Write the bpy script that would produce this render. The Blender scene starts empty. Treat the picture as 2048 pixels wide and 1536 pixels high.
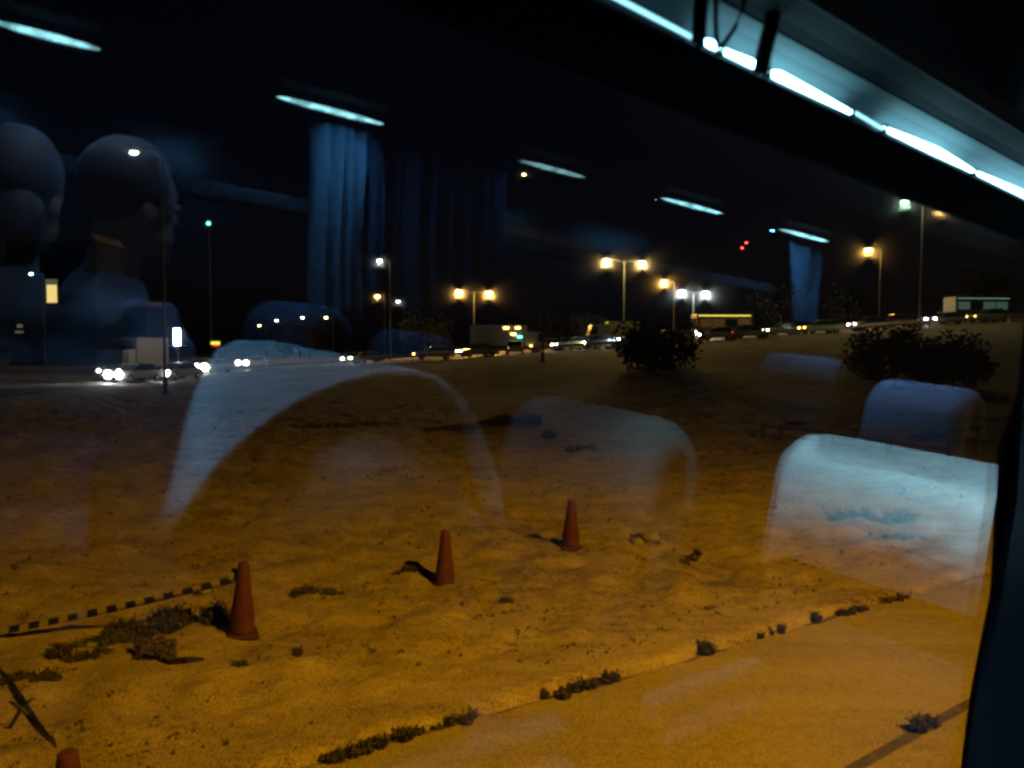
import bpy, bmesh, math, random
from mathutils import Vector, Matrix, noise
R = math.radians
sc = bpy.context.scene
C = sc.collection
F = 1650.0                       # focal length in pixels of the 2048 wide photograph
H = 3.0                          # eye height above the dirt outside
CAMP = Vector((0, 0, H))
PITCH = math.atan(78 / F)

# ------------------------------------------------------------------ camera
cd = bpy.data.cameras.new('camera'); cam = bpy.data.objects.new('camera', cd); C.objects.link(cam)
cam.location = CAMP; cam.rotation_euler = (math.pi / 2 - PITCH, 0, 0)
cd.sensor_width = 36; cd.lens = 36 * F / 2048; cd.clip_start = 0.01; cd.clip_end = 3000
cd.dof.use_dof = True; cd.dof.focus_distance = 5; cd.dof.aperture_fstop = 9.0
sc.camera = cam
sc.render.resolution_x = 1024; sc.render.resolution_y = 768

# ------------------------------------------------------------------ night sky, moonlight, exposure
w = bpy.data.worlds.new('World'); sc.world = w; w.use_nodes = True
nt = w.node_tree; bg = nt.nodes['Background']
sky = nt.nodes.new('ShaderNodeTexSky'); sky.sky_type = 'NISHITA'; sky.sun_disc = False
sky.sun_elevation = R(2); sky.sun_rotation = R(200)
hs = nt.nodes.new('ShaderNodeHueSaturation'); hs.inputs['Saturation'].default_value = 0.75
nt.links.new(sky.outputs[0], hs.inputs['Color']); tn = nt.nodes.new('ShaderNodeMix'); tn.data_type = 'RGBA'; tn.blend_type = 'MULTIPLY'; tn.inputs[0].default_value = 1; tn.inputs[7].default_value = (.55, .55, 1.5, 1)
nt.links.new(hs.outputs[0], tn.inputs[6]); nt.links.new(tn.outputs[2], bg.inputs[0])
bg.inputs[1].default_value = 0.0016
sl = bpy.data.lights.new('sun', 'SUN'); sl.energy = 0.004; sl.angle = R(0.5); sl.color = (0.8, 0.87, 1)
so = bpy.data.objects.new('sun', sl); C.objects.link(so); so.rotation_euler = (R(60), 0, R(-20))
sc.view_settings.view_transform = 'Standard'; sc.view_settings.look = 'None'
sc.view_settings.exposure = 0; sc.view_settings.gamma = 1
try:
    sc.cycles.filter_width = 2.7
    sc.cycles.max_bounces = 8; sc.cycles.transparent_max_bounces = 16
except Exception: pass

# ------------------------------------------------------------------ geometry of the view
CR = cam.rotation_euler.to_matrix()
def ray(px, py): return (CR @ Vector((px - 1024, 768 - py, -F))).normalized()
def atY(px, py, Y):
    d = ray(px, py); return CAMP + d * (Y / d.y)
def G(px, py, z=0.0):
    d = ray(px, py); return CAMP + d * ((z - H) / d.z)
# the coach stands a little tilted on the road: A = along the coach, N = glass normal, L = across the coach
DG = 0.35
A = ray(2950, 825)
M = ray(-430, 487); M = (M - A * M.dot(A)).normalized()
def rot(v, ang): return Matrix.Rotation(ang, 3, A) @ v
UPm = A.cross(M)
if UPm.z < 0: UPm = -UPm
sgn = 1 if (rot(M, R(1)).dot(UPm) > 0) else -1
N = rot(M, -sgn * R(3)); L = rot(M, -sgn * R(6))
UN = A.cross(N).normalized(); UL = A.cross(L).normalized()
O = CAMP + N * (2 * DG)
BUS = Matrix.Translation(O) @ Matrix((A, L, UL)).transposed().to_4x4()     # local (u, -s, w)
GLS = Matrix.Translation(CAMP) @ Matrix((A, N, UN)).transposed().to_4x4()  # local (u, v, w), glass at v = DG
def V(px, py, s):                # point of the coach interior at depth s, in BUS local
    d = ray(px, py); k = s / d.dot(M)
    return Vector((d.dot(A) * k, -s, d.dot(UPm) * k))
def D(px, py, v):                # point seen directly, in GLS local, at lateral distance v
    d = ray(px, py); k = v / d.dot(N)
    return Vector((d.dot(A) * k, v, d.dot(UN) * k))

# ------------------------------------------------------------------ material helpers
def mat(name, col, rough=0.7, metal=0.0, var=0.0, scale=8.0, bump=0.0, emit=None, es=0.0, stretch=None, col2=None, obj_space=True):
    m = bpy.data.materials.new(name); m.use_nodes = True; t = m.node_tree; b = t.nodes['Principled BSDF']
    b.inputs['Base Color'].default_value = (*col, 1); b.inputs['Roughness'].default_value = rough
    b.inputs['Metallic'].default_value = metal
    if emit:
        b.inputs['Emission Color'].default_value = (*emit, 1); b.inputs['Emission Strength'].default_value = es
    tc = t.nodes.new('ShaderNodeTexCoord'); mp = t.nodes.new('ShaderNodeMapping')
    t.links.new(tc.outputs['Object'], mp.inputs[0])
    if stretch: mp.inputs['Scale'].default_value = stretch
    n = t.nodes.new('ShaderNodeTexNoise'); n.inputs['Scale'].default_value = scale; n.inputs['Detail'].default_value = 6
    t.links.new(mp.outputs[0], n.inputs['Vector'])
    if var or col2:
        c2 = col2 or tuple(max(0, c * (1 - var)) for c in col)
        r = t.nodes.new('ShaderNodeValToRGB')
        r.color_ramp.elements[0].position = 0.35; r.color_ramp.elements[1].position = 0.65
        r.color_ramp.elements[0].color = (*c2, 1); r.color_ramp.elements[1].color = (*col, 1)
        t.links.new(n.outputs[0], r.inputs[0]); t.links.new(r.outputs[0], b.inputs['Base Color'])
    if bump:
        bm_ = t.nodes.new('ShaderNodeBump'); bm_.inputs['Strength'].default_value = bump; bm_.inputs['Distance'].default_value = 0.02
        t.links.new(n.outputs[0], bm_.inputs['Height']); t.links.new(bm_.outputs[0], b.inputs['Normal'])
    return m

def lamp_mat(name, col, s, low=None):
    m = bpy.data.materials.new(name); m.use_nodes = True; t = m.node_tree; t.nodes.clear()
    e = t.nodes.new('ShaderNodeEmission'); o = t.nodes.new('ShaderNodeOutputMaterial')
    e.inputs[0].default_value = (*col, 1); e.inputs[1].default_value = s
    if low is not None:          # lens ribs of a fluorescent diffuser
        tc = t.nodes.new('ShaderNodeTexCoord'); n = t.nodes.new('ShaderNodeTexNoise'); n.inputs['Scale'].default_value = 28
        mr = t.nodes.new('ShaderNodeMapRange'); mr.inputs[1].default_value = .35; mr.inputs[2].default_value = .65
        mr.inputs[3].default_value = low; mr.inputs[4].default_value = s
        t.links.new(tc.outputs['Object'], n.inputs[0]); t.links.new(n.outputs[0], mr.inputs[0]); t.links.new(mr.outputs[0], e.inputs[1])
    t.links.new(e.outputs[0], o.inputs[0]); return m

def ground_mat(name, cols, ang, seams=False):
    m = bpy.data.materials.new(name); m.use_nodes = True; t = m.node_tree; b = t.nodes['Principled BSDF']
    b.inputs['Roughness'].default_value = 0.95; b.inputs['Specular IOR Level'].default_value = 0.1
    tc = t.nodes.new('ShaderNodeTexCoord')
    def nz(sx, sy, scale, det, dist=0.0):
        mp = t.nodes.new('ShaderNodeMapping'); mp.inputs['Rotation'].default_value = (0, 0, -ang); mp.inputs['Scale'].default_value = (sx, sy, 1)
        t.links.new(tc.outputs['Object'], mp.inputs[0])
        n = t.nodes.new('ShaderNodeTexNoise'); n.inputs['Scale'].default_value = scale; n.inputs['Detail'].default_value = det
        n.inputs['Distortion'].default_value = dist; n.inputs['Roughness'].default_value = 0.65
        t.links.new(mp.outputs[0], n.inputs['Vector']); return n
    streak = nz(0.35, 1.6, 1.3, 6, 0.6); fine = nz(0.8, 1.2, 9, 8); big = nz(1, 1, 0.16, 3)
    def mixf(a, bb, f):
        q = t.nodes.new('ShaderNodeMix'); q.data_type = 'FLOAT'; q.inputs[0].default_value = f
        t.links.new(a, q.inputs[2]); t.links.new(bb, q.inputs[3]); return q.outputs[0]
    x = mixf(mixf(streak.outputs[0], fine.outputs[0], 0.45), big.outputs[0], 0.3)
    r = t.nodes.new('ShaderNodeValToRGB'); e = r.color_ramp.elements
    e[0].position = 0.41; e[0].color = (*cols[0], 1); e[1].position = 0.58; e[1].color = (*cols[2], 1)
    k = e.new(0.48); k.color = (*cols[1], 1)
    x0 = x; gr = nz(1, 1, 38, 3); x = mixf(x, gr.outputs[0], 0.34)
    t.links.new(x, r.inputs[0]); t.links.new(r.outputs[0], b.inputs['Base Color'])
    bp = t.nodes.new('ShaderNodeBump'); bp.inputs['Strength'].default_value = 0.8; bp.inputs['Distance'].default_value = 0.12
    t.links.new(x, bp.inputs['Height']); t.links.new(bp.outputs[0], b.inputs['Normal'])
    return m

def glass_mat():
    m = bpy.data.materials.new('window glass'); m.use_nodes = True; t = m.node_tree; t.nodes.clear()
    o = t.nodes.new('ShaderNodeOutputMaterial'); tr = t.nodes.new('ShaderNodeBsdfTransparent'); gl = t.nodes.new('ShaderNodeBsdfGlossy')
    tr.inputs[0].default_value = (.93, .96, .95, 1); gl.inputs['Roughness'].default_value = 0.0
    gl.inputs[0].default_value = (1, 1, 1, 1)
    lw = t.nodes.new('ShaderNodeLayerWeight'); lw.inputs[0].default_value = 0.5
    pw = t.nodes.new('ShaderNodeMath'); pw.operation = 'POWER'; pw.inputs[1].default_value = 5
    ma = t.nodes.new('ShaderNodeMath'); ma.operation = 'MULTIPLY_ADD'; ma.inputs[1].default_value = 0.93; ma.inputs[2].default_value = 0.05
    t.links.new(lw.outputs['Facing'], pw.inputs[0]); t.links.new(pw.outputs[0], ma.inputs[0])
    # weak rough refraction, mixed in to put a halo round the lamps
    rf = t.nodes.new('ShaderNodeBsdfRefraction'); rf.inputs['IOR'].default_value = 1.003; rf.inputs['Roughness'].default_value = 0.9
    tc = t.nodes.new('ShaderNodeTexCoord'); n = t.nodes.new('ShaderNodeTexNoise'); n.inputs['Scale'].default_value = 7; n.inputs['Detail'].default_value = 5
    t.links.new(tc.outputs['Object'], n.inputs[0])
    mr = t.nodes.new('ShaderNodeMapRange'); mr.inputs[3].default_value = 0.008; mr.inputs[4].default_value = 0.018
    t.links.new(n.outputs[0], mr.inputs[0])
    m1 = t.nodes.new('ShaderNodeMixShader'); m2 = t.nodes.new('ShaderNodeMixShader')
    t.links.new(mr.outputs[0], m1.inputs[0]); t.links.new(tr.outputs[0], m1.inputs[1]); t.links.new(rf.outputs[0], m1.inputs[2])
    t.links.new(ma.outputs[0], m2.inputs[0]); t.links.new(m1.outputs[0], m2.inputs[1]); t.links.new(gl.outputs[0], m2.inputs[2])
    t.links.new(m2.outputs[0], o.inputs[0]); return m

# ------------------------------------------------------------------ mesh helpers
def obj(name, bm, m, parent=None, smooth=False, mx=None):
    me = bpy.data.meshes.new(name); bm.normal_update(); bm.to_mesh(me); bm.free()
    if m is not None: me.materials.append(m)
    if smooth:
        for p in me.polygons: p.use_smooth = True
    o = bpy.data.objects.new(name, me); C.objects.link(o)
    if parent: o.parent = parent
    if mx is not None: o.matrix_world = mx
    return o
def tag(o, label=None, cat=None, group=None, kind=None):
    if label: o['label'] = label
    if cat: o['category'] = cat
    if group: o['group'] = group
    if kind: o['kind'] = kind
    return o
def thing(name, label, cat, loc=(0, 0, 0), rz=0, group=None, mx=None):
    o = bpy.data.objects.new(name, None); C.objects.link(o); o.empty_display_size = 0.1
    if mx is not None: o.matrix_world = mx
    else: o.location = loc; o.rotation_euler = (0, 0, rz)
    return tag(o, label, cat, group)
def copy_tree(o, parent=None):
    c = o.copy(); C.objects.link(c)
    if parent: c.parent = parent
    for ch in list(o.children): copy_tree(ch, c)
    return c
def B(): return bmesh.new()
def box(bm, x0, x1, y0, y1, z0, z1, bev=0.0, mx=None):
    r = bmesh.ops.create_cube(bm, size=1)
    bmesh.ops.scale(bm, vec=(x1 - x0, y1 - y0, z1 - z0), verts=r['verts'])
    bmesh.ops.translate(bm, vec=((x0 + x1) / 2, (y0 + y1) / 2, (z0 + z1) / 2), verts=r['verts'])
    vs = r['verts']
    if bev:
        es = list({e for v in vs for e in v.link_edges})
        rr = bmesh.ops.bevel(bm, geom=es, offset=bev, segments=3, affect='EDGES', profile=0.5)
        vs = list({v for v in rr['verts']} | {v for v in vs if v.is_valid})
    if mx is not None: bmesh.ops.transform(bm, matrix=mx, verts=vs)
    return vs
def tube(bm, pts, rad, n=8, cap=True):
    pts = [Vector(p) for p in pts]
    if not isinstance(rad, (list, tuple)): rad = [rad] * len(pts)
    rings = []
    up = Vector((0, 0, 1))
    for i, p in enumerate(pts):
        t = (pts[min(i + 1, len(pts) - 1)] - pts[max(i - 1, 0)]).normalized()
        a = t.cross(up if abs(t.dot(up)) < 0.95 else Vector((1, 0, 0))).normalized(); b = t.cross(a)
        rings.append([bm.verts.new(p + (a * math.cos(2 * math.pi * k / n) + b * math.sin(2 * math.pi * k / n)) * rad[i]) for k in range(n)])
    for i in range(len(rings) - 1):
        for k in range(n):
            bm.faces.new((rings[i][k], rings[i][(k + 1) % n], rings[i + 1][(k + 1) % n], rings[i + 1][k]))
    if cap:
        bm.faces.new(rings[0][::-1]); bm.faces.new(rings[-1])
def lathe(bm, prof, n=24, z0=0):
    rings = []
    for r, z in prof:
        rings.append([bm.verts.new((r * math.cos(2 * math.pi * k / n), r * math.sin(2 * math.pi * k / n), z + z0)) for k in range(n)])
    for i in range(len(rings) - 1):
        for k in range(n): bm.faces.new((rings[i][k], rings[i][(k + 1) % n], rings[i + 1][(k + 1) % n], rings[i + 1][k]))
    bm.faces.new(rings[0][::-1]); bm.faces.new(rings[-1])
def prism(bm, prof, t0, t1, ax='y'):
    """extrude a 2D profile (list of (a, b)) from t0 to t1 along an axis; 'y': (a, t, b)"""
    f = (lambda a, b, t: (a, t, b)) if ax == 'y' else (lambda a, b, t: (t, a, b))
    r0 = [bm.verts.new(f(a, b, t0)) for a, b in prof]; r1 = [bm.verts.new(f(a, b, t1)) for a, b in prof]
    n = len(prof)
    for k in range(n): bm.faces.new((r0[k], r0[(k + 1) % n], r1[(k + 1) % n], r1[k]))
    bm.faces.new(r0[::-1]); bm.faces.new(r1)
def ell(bm, c, r, seg=16, mx=None):
    q = bmesh.ops.create_uvsphere(bm, u_segments=seg, v_segments=max(6, seg // 2), radius=1)
    bmesh.ops.scale(bm, vec=r, verts=q['verts']); bmesh.ops.translate(bm, vec=c, verts=q['verts'])
    if mx is not None: bmesh.ops.transform(bm, matrix=mx, verts=q['verts'])
def fixn(bm): bmesh.ops.recalc_face_normals(bm, faces=bm.faces)

# ------------------------------------------------------------------ the land
K0 = G(600, 1536); K1 = G(1960, 1152)
KD = (K1 - K0).normalized(); KN = Vector((-KD.y, KD.x, 0))          # kerb direction, pointing to the field
K0 = K0 + KN * .30; K1 = K1 + KN * .30
KANG = math.atan2(KD.y, KD.x)
def kside(x, y): return (Vector((x, y, 0)) - Vector((K0.x, K0.y, 0))).dot(KN)
def sm(a, b, x):
    t = max(0, min(1, (x - a) / (b - a))); return t * t * (3 - 2 * t)
def HT(x, y):                    # height of the land
    hr = max(0.0, min(7.5, 1.09 + (x + 12.2) * 0.0677))
    h = hr * sm(42, 84, y)
    near = 1 - sm(30, 60, math.hypot(x, y))
    s = kside(x, y)
    if s > 0:
        h += (noise.noise((x * .45, y * .45, 0)) * .07 + noise.noise((x * 1.7, y * 1.7, 3)) * .085 + noise.noise((x * 4.3, y * 4.3, 3)) * .05 + noise.noise((x * 9, y * 9, 6)) * .018) * sm(0.1, 1.0, s) * (0.4 + near)
    else: h = min(h, 0) - 0.09 * sm(0, 0.12, -s) 
    return h
dirt = ground_mat('dry trampled earth', ((.09, .055, .04), (.27, .20, .14), (.42, .33, .24)), KANG)
pave = ground_mat('worn pavement', ((.21, .16, .115), (.29, .225, .16), (.36, .285, .2)), KANG)
def sheet(name, xs, ys, hf, m, keep=None, smooth=True):
    bm = B(); g = {}
    for i, x in enumerate(xs):
        for j, y in enumerate(ys): g[i, j] = bm.verts.new((x, y, hf(x, y)))
    for i in range(len(xs) - 1):
        for j in range(len(ys) - 1):
            bm.faces.new((g[i, j], g[i + 1, j], g[i + 1, j + 1], g[i, j + 1]))
    return obj(name, bm, m, None, smooth)
def grade(a, b, st0, grow):
    out = [0.0]; s = st0
    while out[-1] < b: out.append(out[-1] + s); s *= grow
    neg = [0.0]; s = st0
    while neg[-1] > a: neg.append(neg[-1] - s); s *= grow
    return sorted(set(neg + out))
# field: rotated grid whose rows run along the kerb
def rsheet(name, us, vs, m, dz=0.0):
    bm = B(); g = {}
    for i, u in enumerate(us):
        for j, v in enumerate(vs):
            p = K0 + KD * u + KN * v
            g[i, j] = bm.verts.new((p.x, p.y, HT(p.x, p.y) + dz))
    for i in range(len(us) - 1):
        for j in range(len(vs) - 1): bm.faces.new((g[i, j], g[i + 1, j], g[i + 1, j + 1], g[i, j + 1]))
    return obj(name, bm, m, None, True)
us = [u + 5 for u in grade(-900, 900, 0.09, 1.014)]
vs = [0.06] + [0.09 + v for v in grade(0, 900, 0.07, 1.016) if v > 0]
tag(rsheet('ground', us, vs, dirt), kind='structure')
usr = [u + 5 for u in grade(-300, 300, 0.5, 1.05)]
tag(rsheet('pavement', usr, [-60, -20, -8, -4, -2, -1, -.5, -.2, -.12], pave, 0), kind='structure')
# kerb: one worn, rounded edge half buried in dirt
bm = B(); prev = None
for k in range(-200, 400):
    u = k * .12; row = []
    wob = noise.noise((u * .7, 0, 5)) * .06 + noise.noise((u * 3, 0, 8)) * .03 + noise.noise((u * 9, 0, 8)) * .012
    for v, z in ((-.14, -.13), (-.125, -.085), (-.118 , -.03), (-.09, -.008), (-.03, .006), (.08, .012), (.19, -.02)):
        p = K0 + KD * u + KN * (v + wob); row.append(bm.verts.new((p.x, p.y, z + noise.noise((u * 4, v * 20, 2)) * .008)))
    if prev:
        for j in range(6): bm.faces.new((prev[j], row[j], row[j + 1], prev[j + 1]))
    prev = row
tag(obj('kerb', bm, dirt, None, True), kind='structure')
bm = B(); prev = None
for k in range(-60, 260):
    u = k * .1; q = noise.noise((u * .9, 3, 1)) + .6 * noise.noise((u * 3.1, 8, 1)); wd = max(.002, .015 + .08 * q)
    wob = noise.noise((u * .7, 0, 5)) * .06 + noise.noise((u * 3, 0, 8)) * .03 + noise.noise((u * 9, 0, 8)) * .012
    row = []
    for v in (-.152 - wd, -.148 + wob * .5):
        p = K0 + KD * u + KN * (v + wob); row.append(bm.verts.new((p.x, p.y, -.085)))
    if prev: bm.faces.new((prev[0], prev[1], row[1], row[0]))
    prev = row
tag(obj('kerb_foot_shade', bm, mat('kerb foot shade', (.12, .08, .05), .95, var=.5, scale=9, bump=.5)), kind='structure')  # shadow under the kerb edge put into a dark strip
# dark gutter groove at lower right
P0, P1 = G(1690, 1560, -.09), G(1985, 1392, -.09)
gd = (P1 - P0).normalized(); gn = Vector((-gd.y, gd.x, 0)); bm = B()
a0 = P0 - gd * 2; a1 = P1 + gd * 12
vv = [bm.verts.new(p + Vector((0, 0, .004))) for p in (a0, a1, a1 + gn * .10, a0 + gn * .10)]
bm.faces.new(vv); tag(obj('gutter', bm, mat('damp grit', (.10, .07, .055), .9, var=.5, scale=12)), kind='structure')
# raised road across the back and the lane on the left
asph = mat('asphalt', (.055, .052, .05), .6, var=.3, scale=1.5, bump=.3)
bm = B(); prev = None
for k in range(-60, 100):
    x = k * 3.0; row = []
    for y in (84, 88, 92, 97, 103): row.append(bm.verts.new((x, y, HT(x, y) + .05)))
    if prev:
        for j in range(4): bm.faces.new((prev[j], row[j], row[j + 1], prev[j + 1]))
    prev = row
tag(obj('road', bm, asph, None, True), kind='structure')
bm = B(); prev = None
lp = [G(-500, 830), G(0, 797), G(220, 770), G(440, 745)]
for i, p in enumerate(lp):
    row = [bm.verts.new((p.x - 2 * j, p.y + 7 * j, HT(p.x - 2 * j, p.y + 7 * j) + .05)) for j in range(3)]
    if prev:
        for j in range(2): bm.faces.new((prev[j], row[j], row[j + 1], prev[j + 1]))
    prev = row
tag(obj('lane', bm, asph), kind='structure')

# ------------------------------------------------------------------ street lamps
pole_m = mat('galvanised pole', (.10, .10, .09), .7, .1, var=.2)
SOD = (1, .55, .12); WHT = (.85, 1, .9); GRN = (.45, 1, .5); YEL = (1, .72, .25)
em = {k: lamp_mat('lamp ' + k, c, s) for k, c, s in (('sodium', (1, .6, .16), 90), ('yellow', (1, .75, .3), 60), ('white', (.9, 1, .95), 60), ('green', (.5, 1, .62), 70), ('dimgreen', (.1, 1, .45), 12), ('red', (1, .08, .06), 9))}
LC = {'sodium': (1, .5, .1), 'yellow': (1, .65, .2), 'white': (.9, 1, .95), 'green': (.6, 1, .7)}
pole_d = mat('dark painted pole', (.02, .02, .02), .7)
def street_lamp(label, group, heads, Y, basepy, power, size=1.0, cat='street lamp', base=None):
    pole_m = globals()['pole_m'] if len(heads) == 2 and power < 9000 else pole_d
    """heads: list of (px, py, kind); the pole stands under their middle"""
    pts = [(atY(px, py, Y), k) for px, py, k in heads]
    mid = sum((p for p, k in pts), Vector()) / len(pts)
    if len(pts) == 1: bx = Vector((pts[0][0].x + 1.6, Y, 0))
    else: bx = Vector((mid.x, Y, 0))
    gz = HT(bx.x, Y)
    t = thing('street_lamp', label, cat, (bx.x, Y, gz), 0, group)
    top = max(p.z for p, k in pts) + .1 - gz
    bm = B(); tube(bm, [(0, 0, -.2), (0, 0, .8), (0, 0, .85), (0, 0, top)], [.14, .14, .09, .055], 10)
    obj('pole', bm, pole_m, t)
    bm = B(); lathe(bm, [(.24, -.02), (.24, .06), (.15, .12)], 12); obj('base_plate', bm, pole_m, t)
    for p, k in pts:
        q = p - Vector((bx.x, Y, gz)); sx = 1 if q.x > 0 else -1
        bm = B(); tube(bm, [(0, 0, top - .5), (q.x * .25, 0, top - .12), (q.x * .6, 0, q.z + .1), (q.x - sx * .4, 0, q.z + .08)], .035, 8); obj('arm', bm, pole_m, t)
        bm = B(); prism(bm, [(-.42, .06), (-.3, .16), (.25, .18), (.42, .08), (.42, .04), (-.42, .04)], -.16, .16)
        bmesh.ops.translate(bm, verts=bm.verts, vec=q); fixn(bm); hd = obj('lamp_head', bm, pole_m, t)
        bm = B(); ell(bm, (0, 0, 0), (.3 * size, .16 * size, .12 * size), 14); bmesh.ops.translate(bm, verts=bm.verts, vec=q); bl = obj('lens', bm, em[k], hd, True)
        if power:
            ld = bpy.data.lights.new('lamp', 'POINT'); ld.energy = power; ld.color = LC.get(k, (1, 1, 1)); ld.shadow_soft_size = .3
            lo = bpy.data.objects.new('bulb', ld); C.objects.link(lo); lo.parent = t; lo.location = q - Vector((0, 0, .35))
    return t
G1 = 'street lamps along the far road'
street_lamp('double armed lamp post with two orange lamps over the long grey truck', G1, [(918, 584, 'sodium'), (978, 586, 'sodium')], 150, 690, 16000, 1.7)
street_lamp('tall double armed lamp post with two yellow lamps over the yellow box van', G1, [(1213, 521, 'yellow'), (1284, 525, 'yellow')], 105, 690, 6000, 1.25)
street_lamp('single armed post with one orange lamp left of the two flat white lamps', G1, [(1328, 563, 'sodium')], 130, 690, 9000, 1.3)
street_lamp('double armed post with two flat white lamps above the lit bus', G1, [(1363, 584, 'white'), (1411, 587, 'white')], 150, 690, 8500, 1.9)
street_lamp('single bright orange lamp on a tall post right of the blue curtain', G1, [(1737, 500, 'sodium')], 108, 650, 4000, 1.45)
street_lamp('tallest double armed post with a greenish white lamp and a dim one', G1, [(1809, 404, 'green'), (1882, 417, 'yellow')], 80, 650, 500, .95)
street_lamp('small orange lamp left of the curtain end with a white lamp near it', G1, [(755, 593, 'sodium')], 190, 700, 800, 1.7)
street_lamp('small white street lamp just right of a small orange one', G1, [(796, 603, 'white')], 230, 700, 500, 1.3)
street_lamp('lone white lamp high over the left end of the road', G1, [(759, 521, 'white')], 130, 700, 600, 1.0)
street_lamp('small orange lamp highest of all above the centre', G1, [(1048, 349, 'yellow')], 70, 700, 0, .4)
street_lamp('large brilliant white lamp at upper left over the dark lane', G1, [(268, 305, 'white')], 50, 740, 0, .75)
street_lamp('small green white lamp over the yellow lit window', G1, [(62, 548, 'green')], 110, 740, 0, .6)
street_lamp('white lamp of a pair low over the town lights', G1, [(553, 641, 'white')], 190, 720, 0, .9)
street_lamp('yellow lamp low over the town lights', G1, [(519, 651, 'yellow')], 190, 720, 0, .7)
street_lamp('white lamp seen through the pale blue far seat cover', G1, [(605, 635, 'white')], 190, 720, 0, .8)
street_lamp('yellow lamp right of the pale blue far seat cover', G1, [(652, 635, 'yellow')], 190, 720, 0, 1.1)
# the sodium lamp that lights the field; it stands on the coach's other side, outside the frame
t = thing('street_lamp', 'tall sodium street lamp on the far side of the coach lighting the field', 'street lamp', (9.9, -1.4, -.09), 0, None)
bm = B(); tube(bm, [(0, 0, 0), (0, 0, 11.1)], [.14, .06], 10); obj('pole', bm, pole_m, t)
bm = B(); tube(bm, [(0, 0, 10.6), (-.3, .5, 11.1), (-.6, 1.0, 11.2)], .04, 8); obj('arm', bm, pole_m, t)
bm = B(); box(bm, -.9, -.3, .8, 1.3, 11.16, 11.3, .03); hd = obj('lamp_head', bm, pole_m, t)
bm = B(); ell(bm, (-.6, 1.05, 11.12), (.25, .16, .05)); obj('lens', bm, em['sodium'], hd, True)
ld = bpy.data.lights.new('lamp', 'SPOT'); ld.energy = 16000; ld.color = (1, .475, .006); ld.shadow_soft_size = .22; ld.spot_size = R(112); ld.spot_blend = 1
lo = bpy.data.objects.new('bulb', ld); C.objects.link(lo); lo.parent = t; lo.location = (-.6, 1.05, 10.95)
lo.rotation_euler = Vector((-7.3, 6.6, -10.9)).to_track_quat('-Z', 'Y').to_euler()

# ------------------------------------------------------------------ traffic cones
cone_m = mat('red orange cone plastic', (.085, .008, .008), .8, var=.45, scale=7, col2=(.05, .007, .008))
coneb_m = mat('dark rubber cone base', (.055, .008, .008), .8, var=.4, scale=14)
def cone(label, p, h=.74, rz=0, lean=(0, 0)):
    t = thing('traffic_cone', label, 'traffic cone', p, rz, 'traffic cones along the edge of the field')
    t.rotation_euler = (lean[0], lean[1], rz)
    bm = B(); lathe(bm, [(.135, .02), (.132, .06), (.125, .08), (.122, .2), (.098, .36), (.078, .52), (.062, h - .05), (.055, h - .01), (.045, h), (.03, h)], 28)
    obj('cone_body', bm, cone_m, t, True)
    bm = B(); box(bm, -.16, .16, -.16, .16, -.03, .03, .02); obj('base', bm, coneb_m, t)
    bm = B(); lathe(bm, [(.053, h - .075), (.062, h - .07), (.06, h - .045), (.05, h - .04)], 20); obj('collar', bm, coneb_m, t, True)
    return t
c1 = G(484, 1262); c2 = G(889, 1152); c3 = G(1141, 1098)
def on(p): return Vector((p.x, p.y, HT(p.x, p.y)))
cone('leftmost upright red traffic cone, nearest, with hazard tape tied to its top', on(c1), .76, .4, (R(1), R(2)))
cone('middle red traffic cone leaning slightly beside its dark shadow', on(c2), .74, .9, (R(-3), R(5)))
cone('right red traffic cone, furthest of the row', on(c3), .71, .2, (R(2), R(1)))
c4t = atY(135, 1500, 4.75); c4 = Vector((c4t.x, c4t.y, 0)); 
cone('red traffic cone cut off by the bottom left corner', on(Vector((c4.x, c4.y, 0))), .70, .1)
# hazard tape: twisted ribbon with dark and yellow bands
def tape(name, label, pts, wd, tw=2.2, seed=0, yel=(.24, .19, .09, 1)):
    rnd = random.Random(seed)
    m = bpy.data.materials.new('hazard tape'); m.use_nodes = True; t = m.node_tree; b = t.nodes['Principled BSDF']; b.inputs['Roughness'].default_value = .4
    tc = t.nodes.new('ShaderNodeTexCoord'); wv = t.nodes.new('ShaderNodeTexWave'); wv.bands_direction = 'X'; wv.inputs['Scale'].default_value = .55
    rp = t.nodes.new('ShaderNodeValToRGB'); rp.color_ramp.interpolation = 'CONSTANT'
    rp.color_ramp.elements[0].color = (.012, .011, .01, 1); rp.color_ramp.elements[1].position = .56; rp.color_ramp.elements[1].color = yel
    t.links.new(tc.outputs['UV'], wv.inputs[0]); t.links.new(wv.outputs[0], rp.inputs[0]); t.links.new(rp.outputs[0], b.inputs[0])
    bm = B(); uv = bm.loops.layers.uv.new('UVMap'); prev = None; s = 0
    n = len(pts)
    for i, p in enumerate(pts):
        if i: s += (pts[i] - pts[i - 1]).length
        d = (pts[min(i + 1, n - 1)] - pts[max(i - 1, 0)]).normalized(); side = d.cross(Vector((0, 0, 1))).normalized(); upv = side.cross(d)
        a = 1.35 + .5 * math.sin(s * tw + seed); o = (side * math.cos(a) + upv * math.sin(a)) * wd / 2
        cur = (bm.verts.new(p - o), bm.verts.new(p + o), s)
        if prev:
            f = bm.faces.new((prev[0], cur[0], cur[1], prev[1]))
            for l, (u_, v_) in zip(f.loops, ((prev[2], 0), (cur[2], 0), (cur[2], 1), (prev[2], 1))): l[uv].uv = (u_ * 2.9, v_)
        prev = cur
    o = obj(name, bm, m, None, True); md = o.modifiers.new('thickness', 'SOLIDIFY'); md.thickness = .002
    return tag(o, label, 'tape')
topc1 = on(c1) + Vector((0, 0, .69))
pts = []
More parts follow.
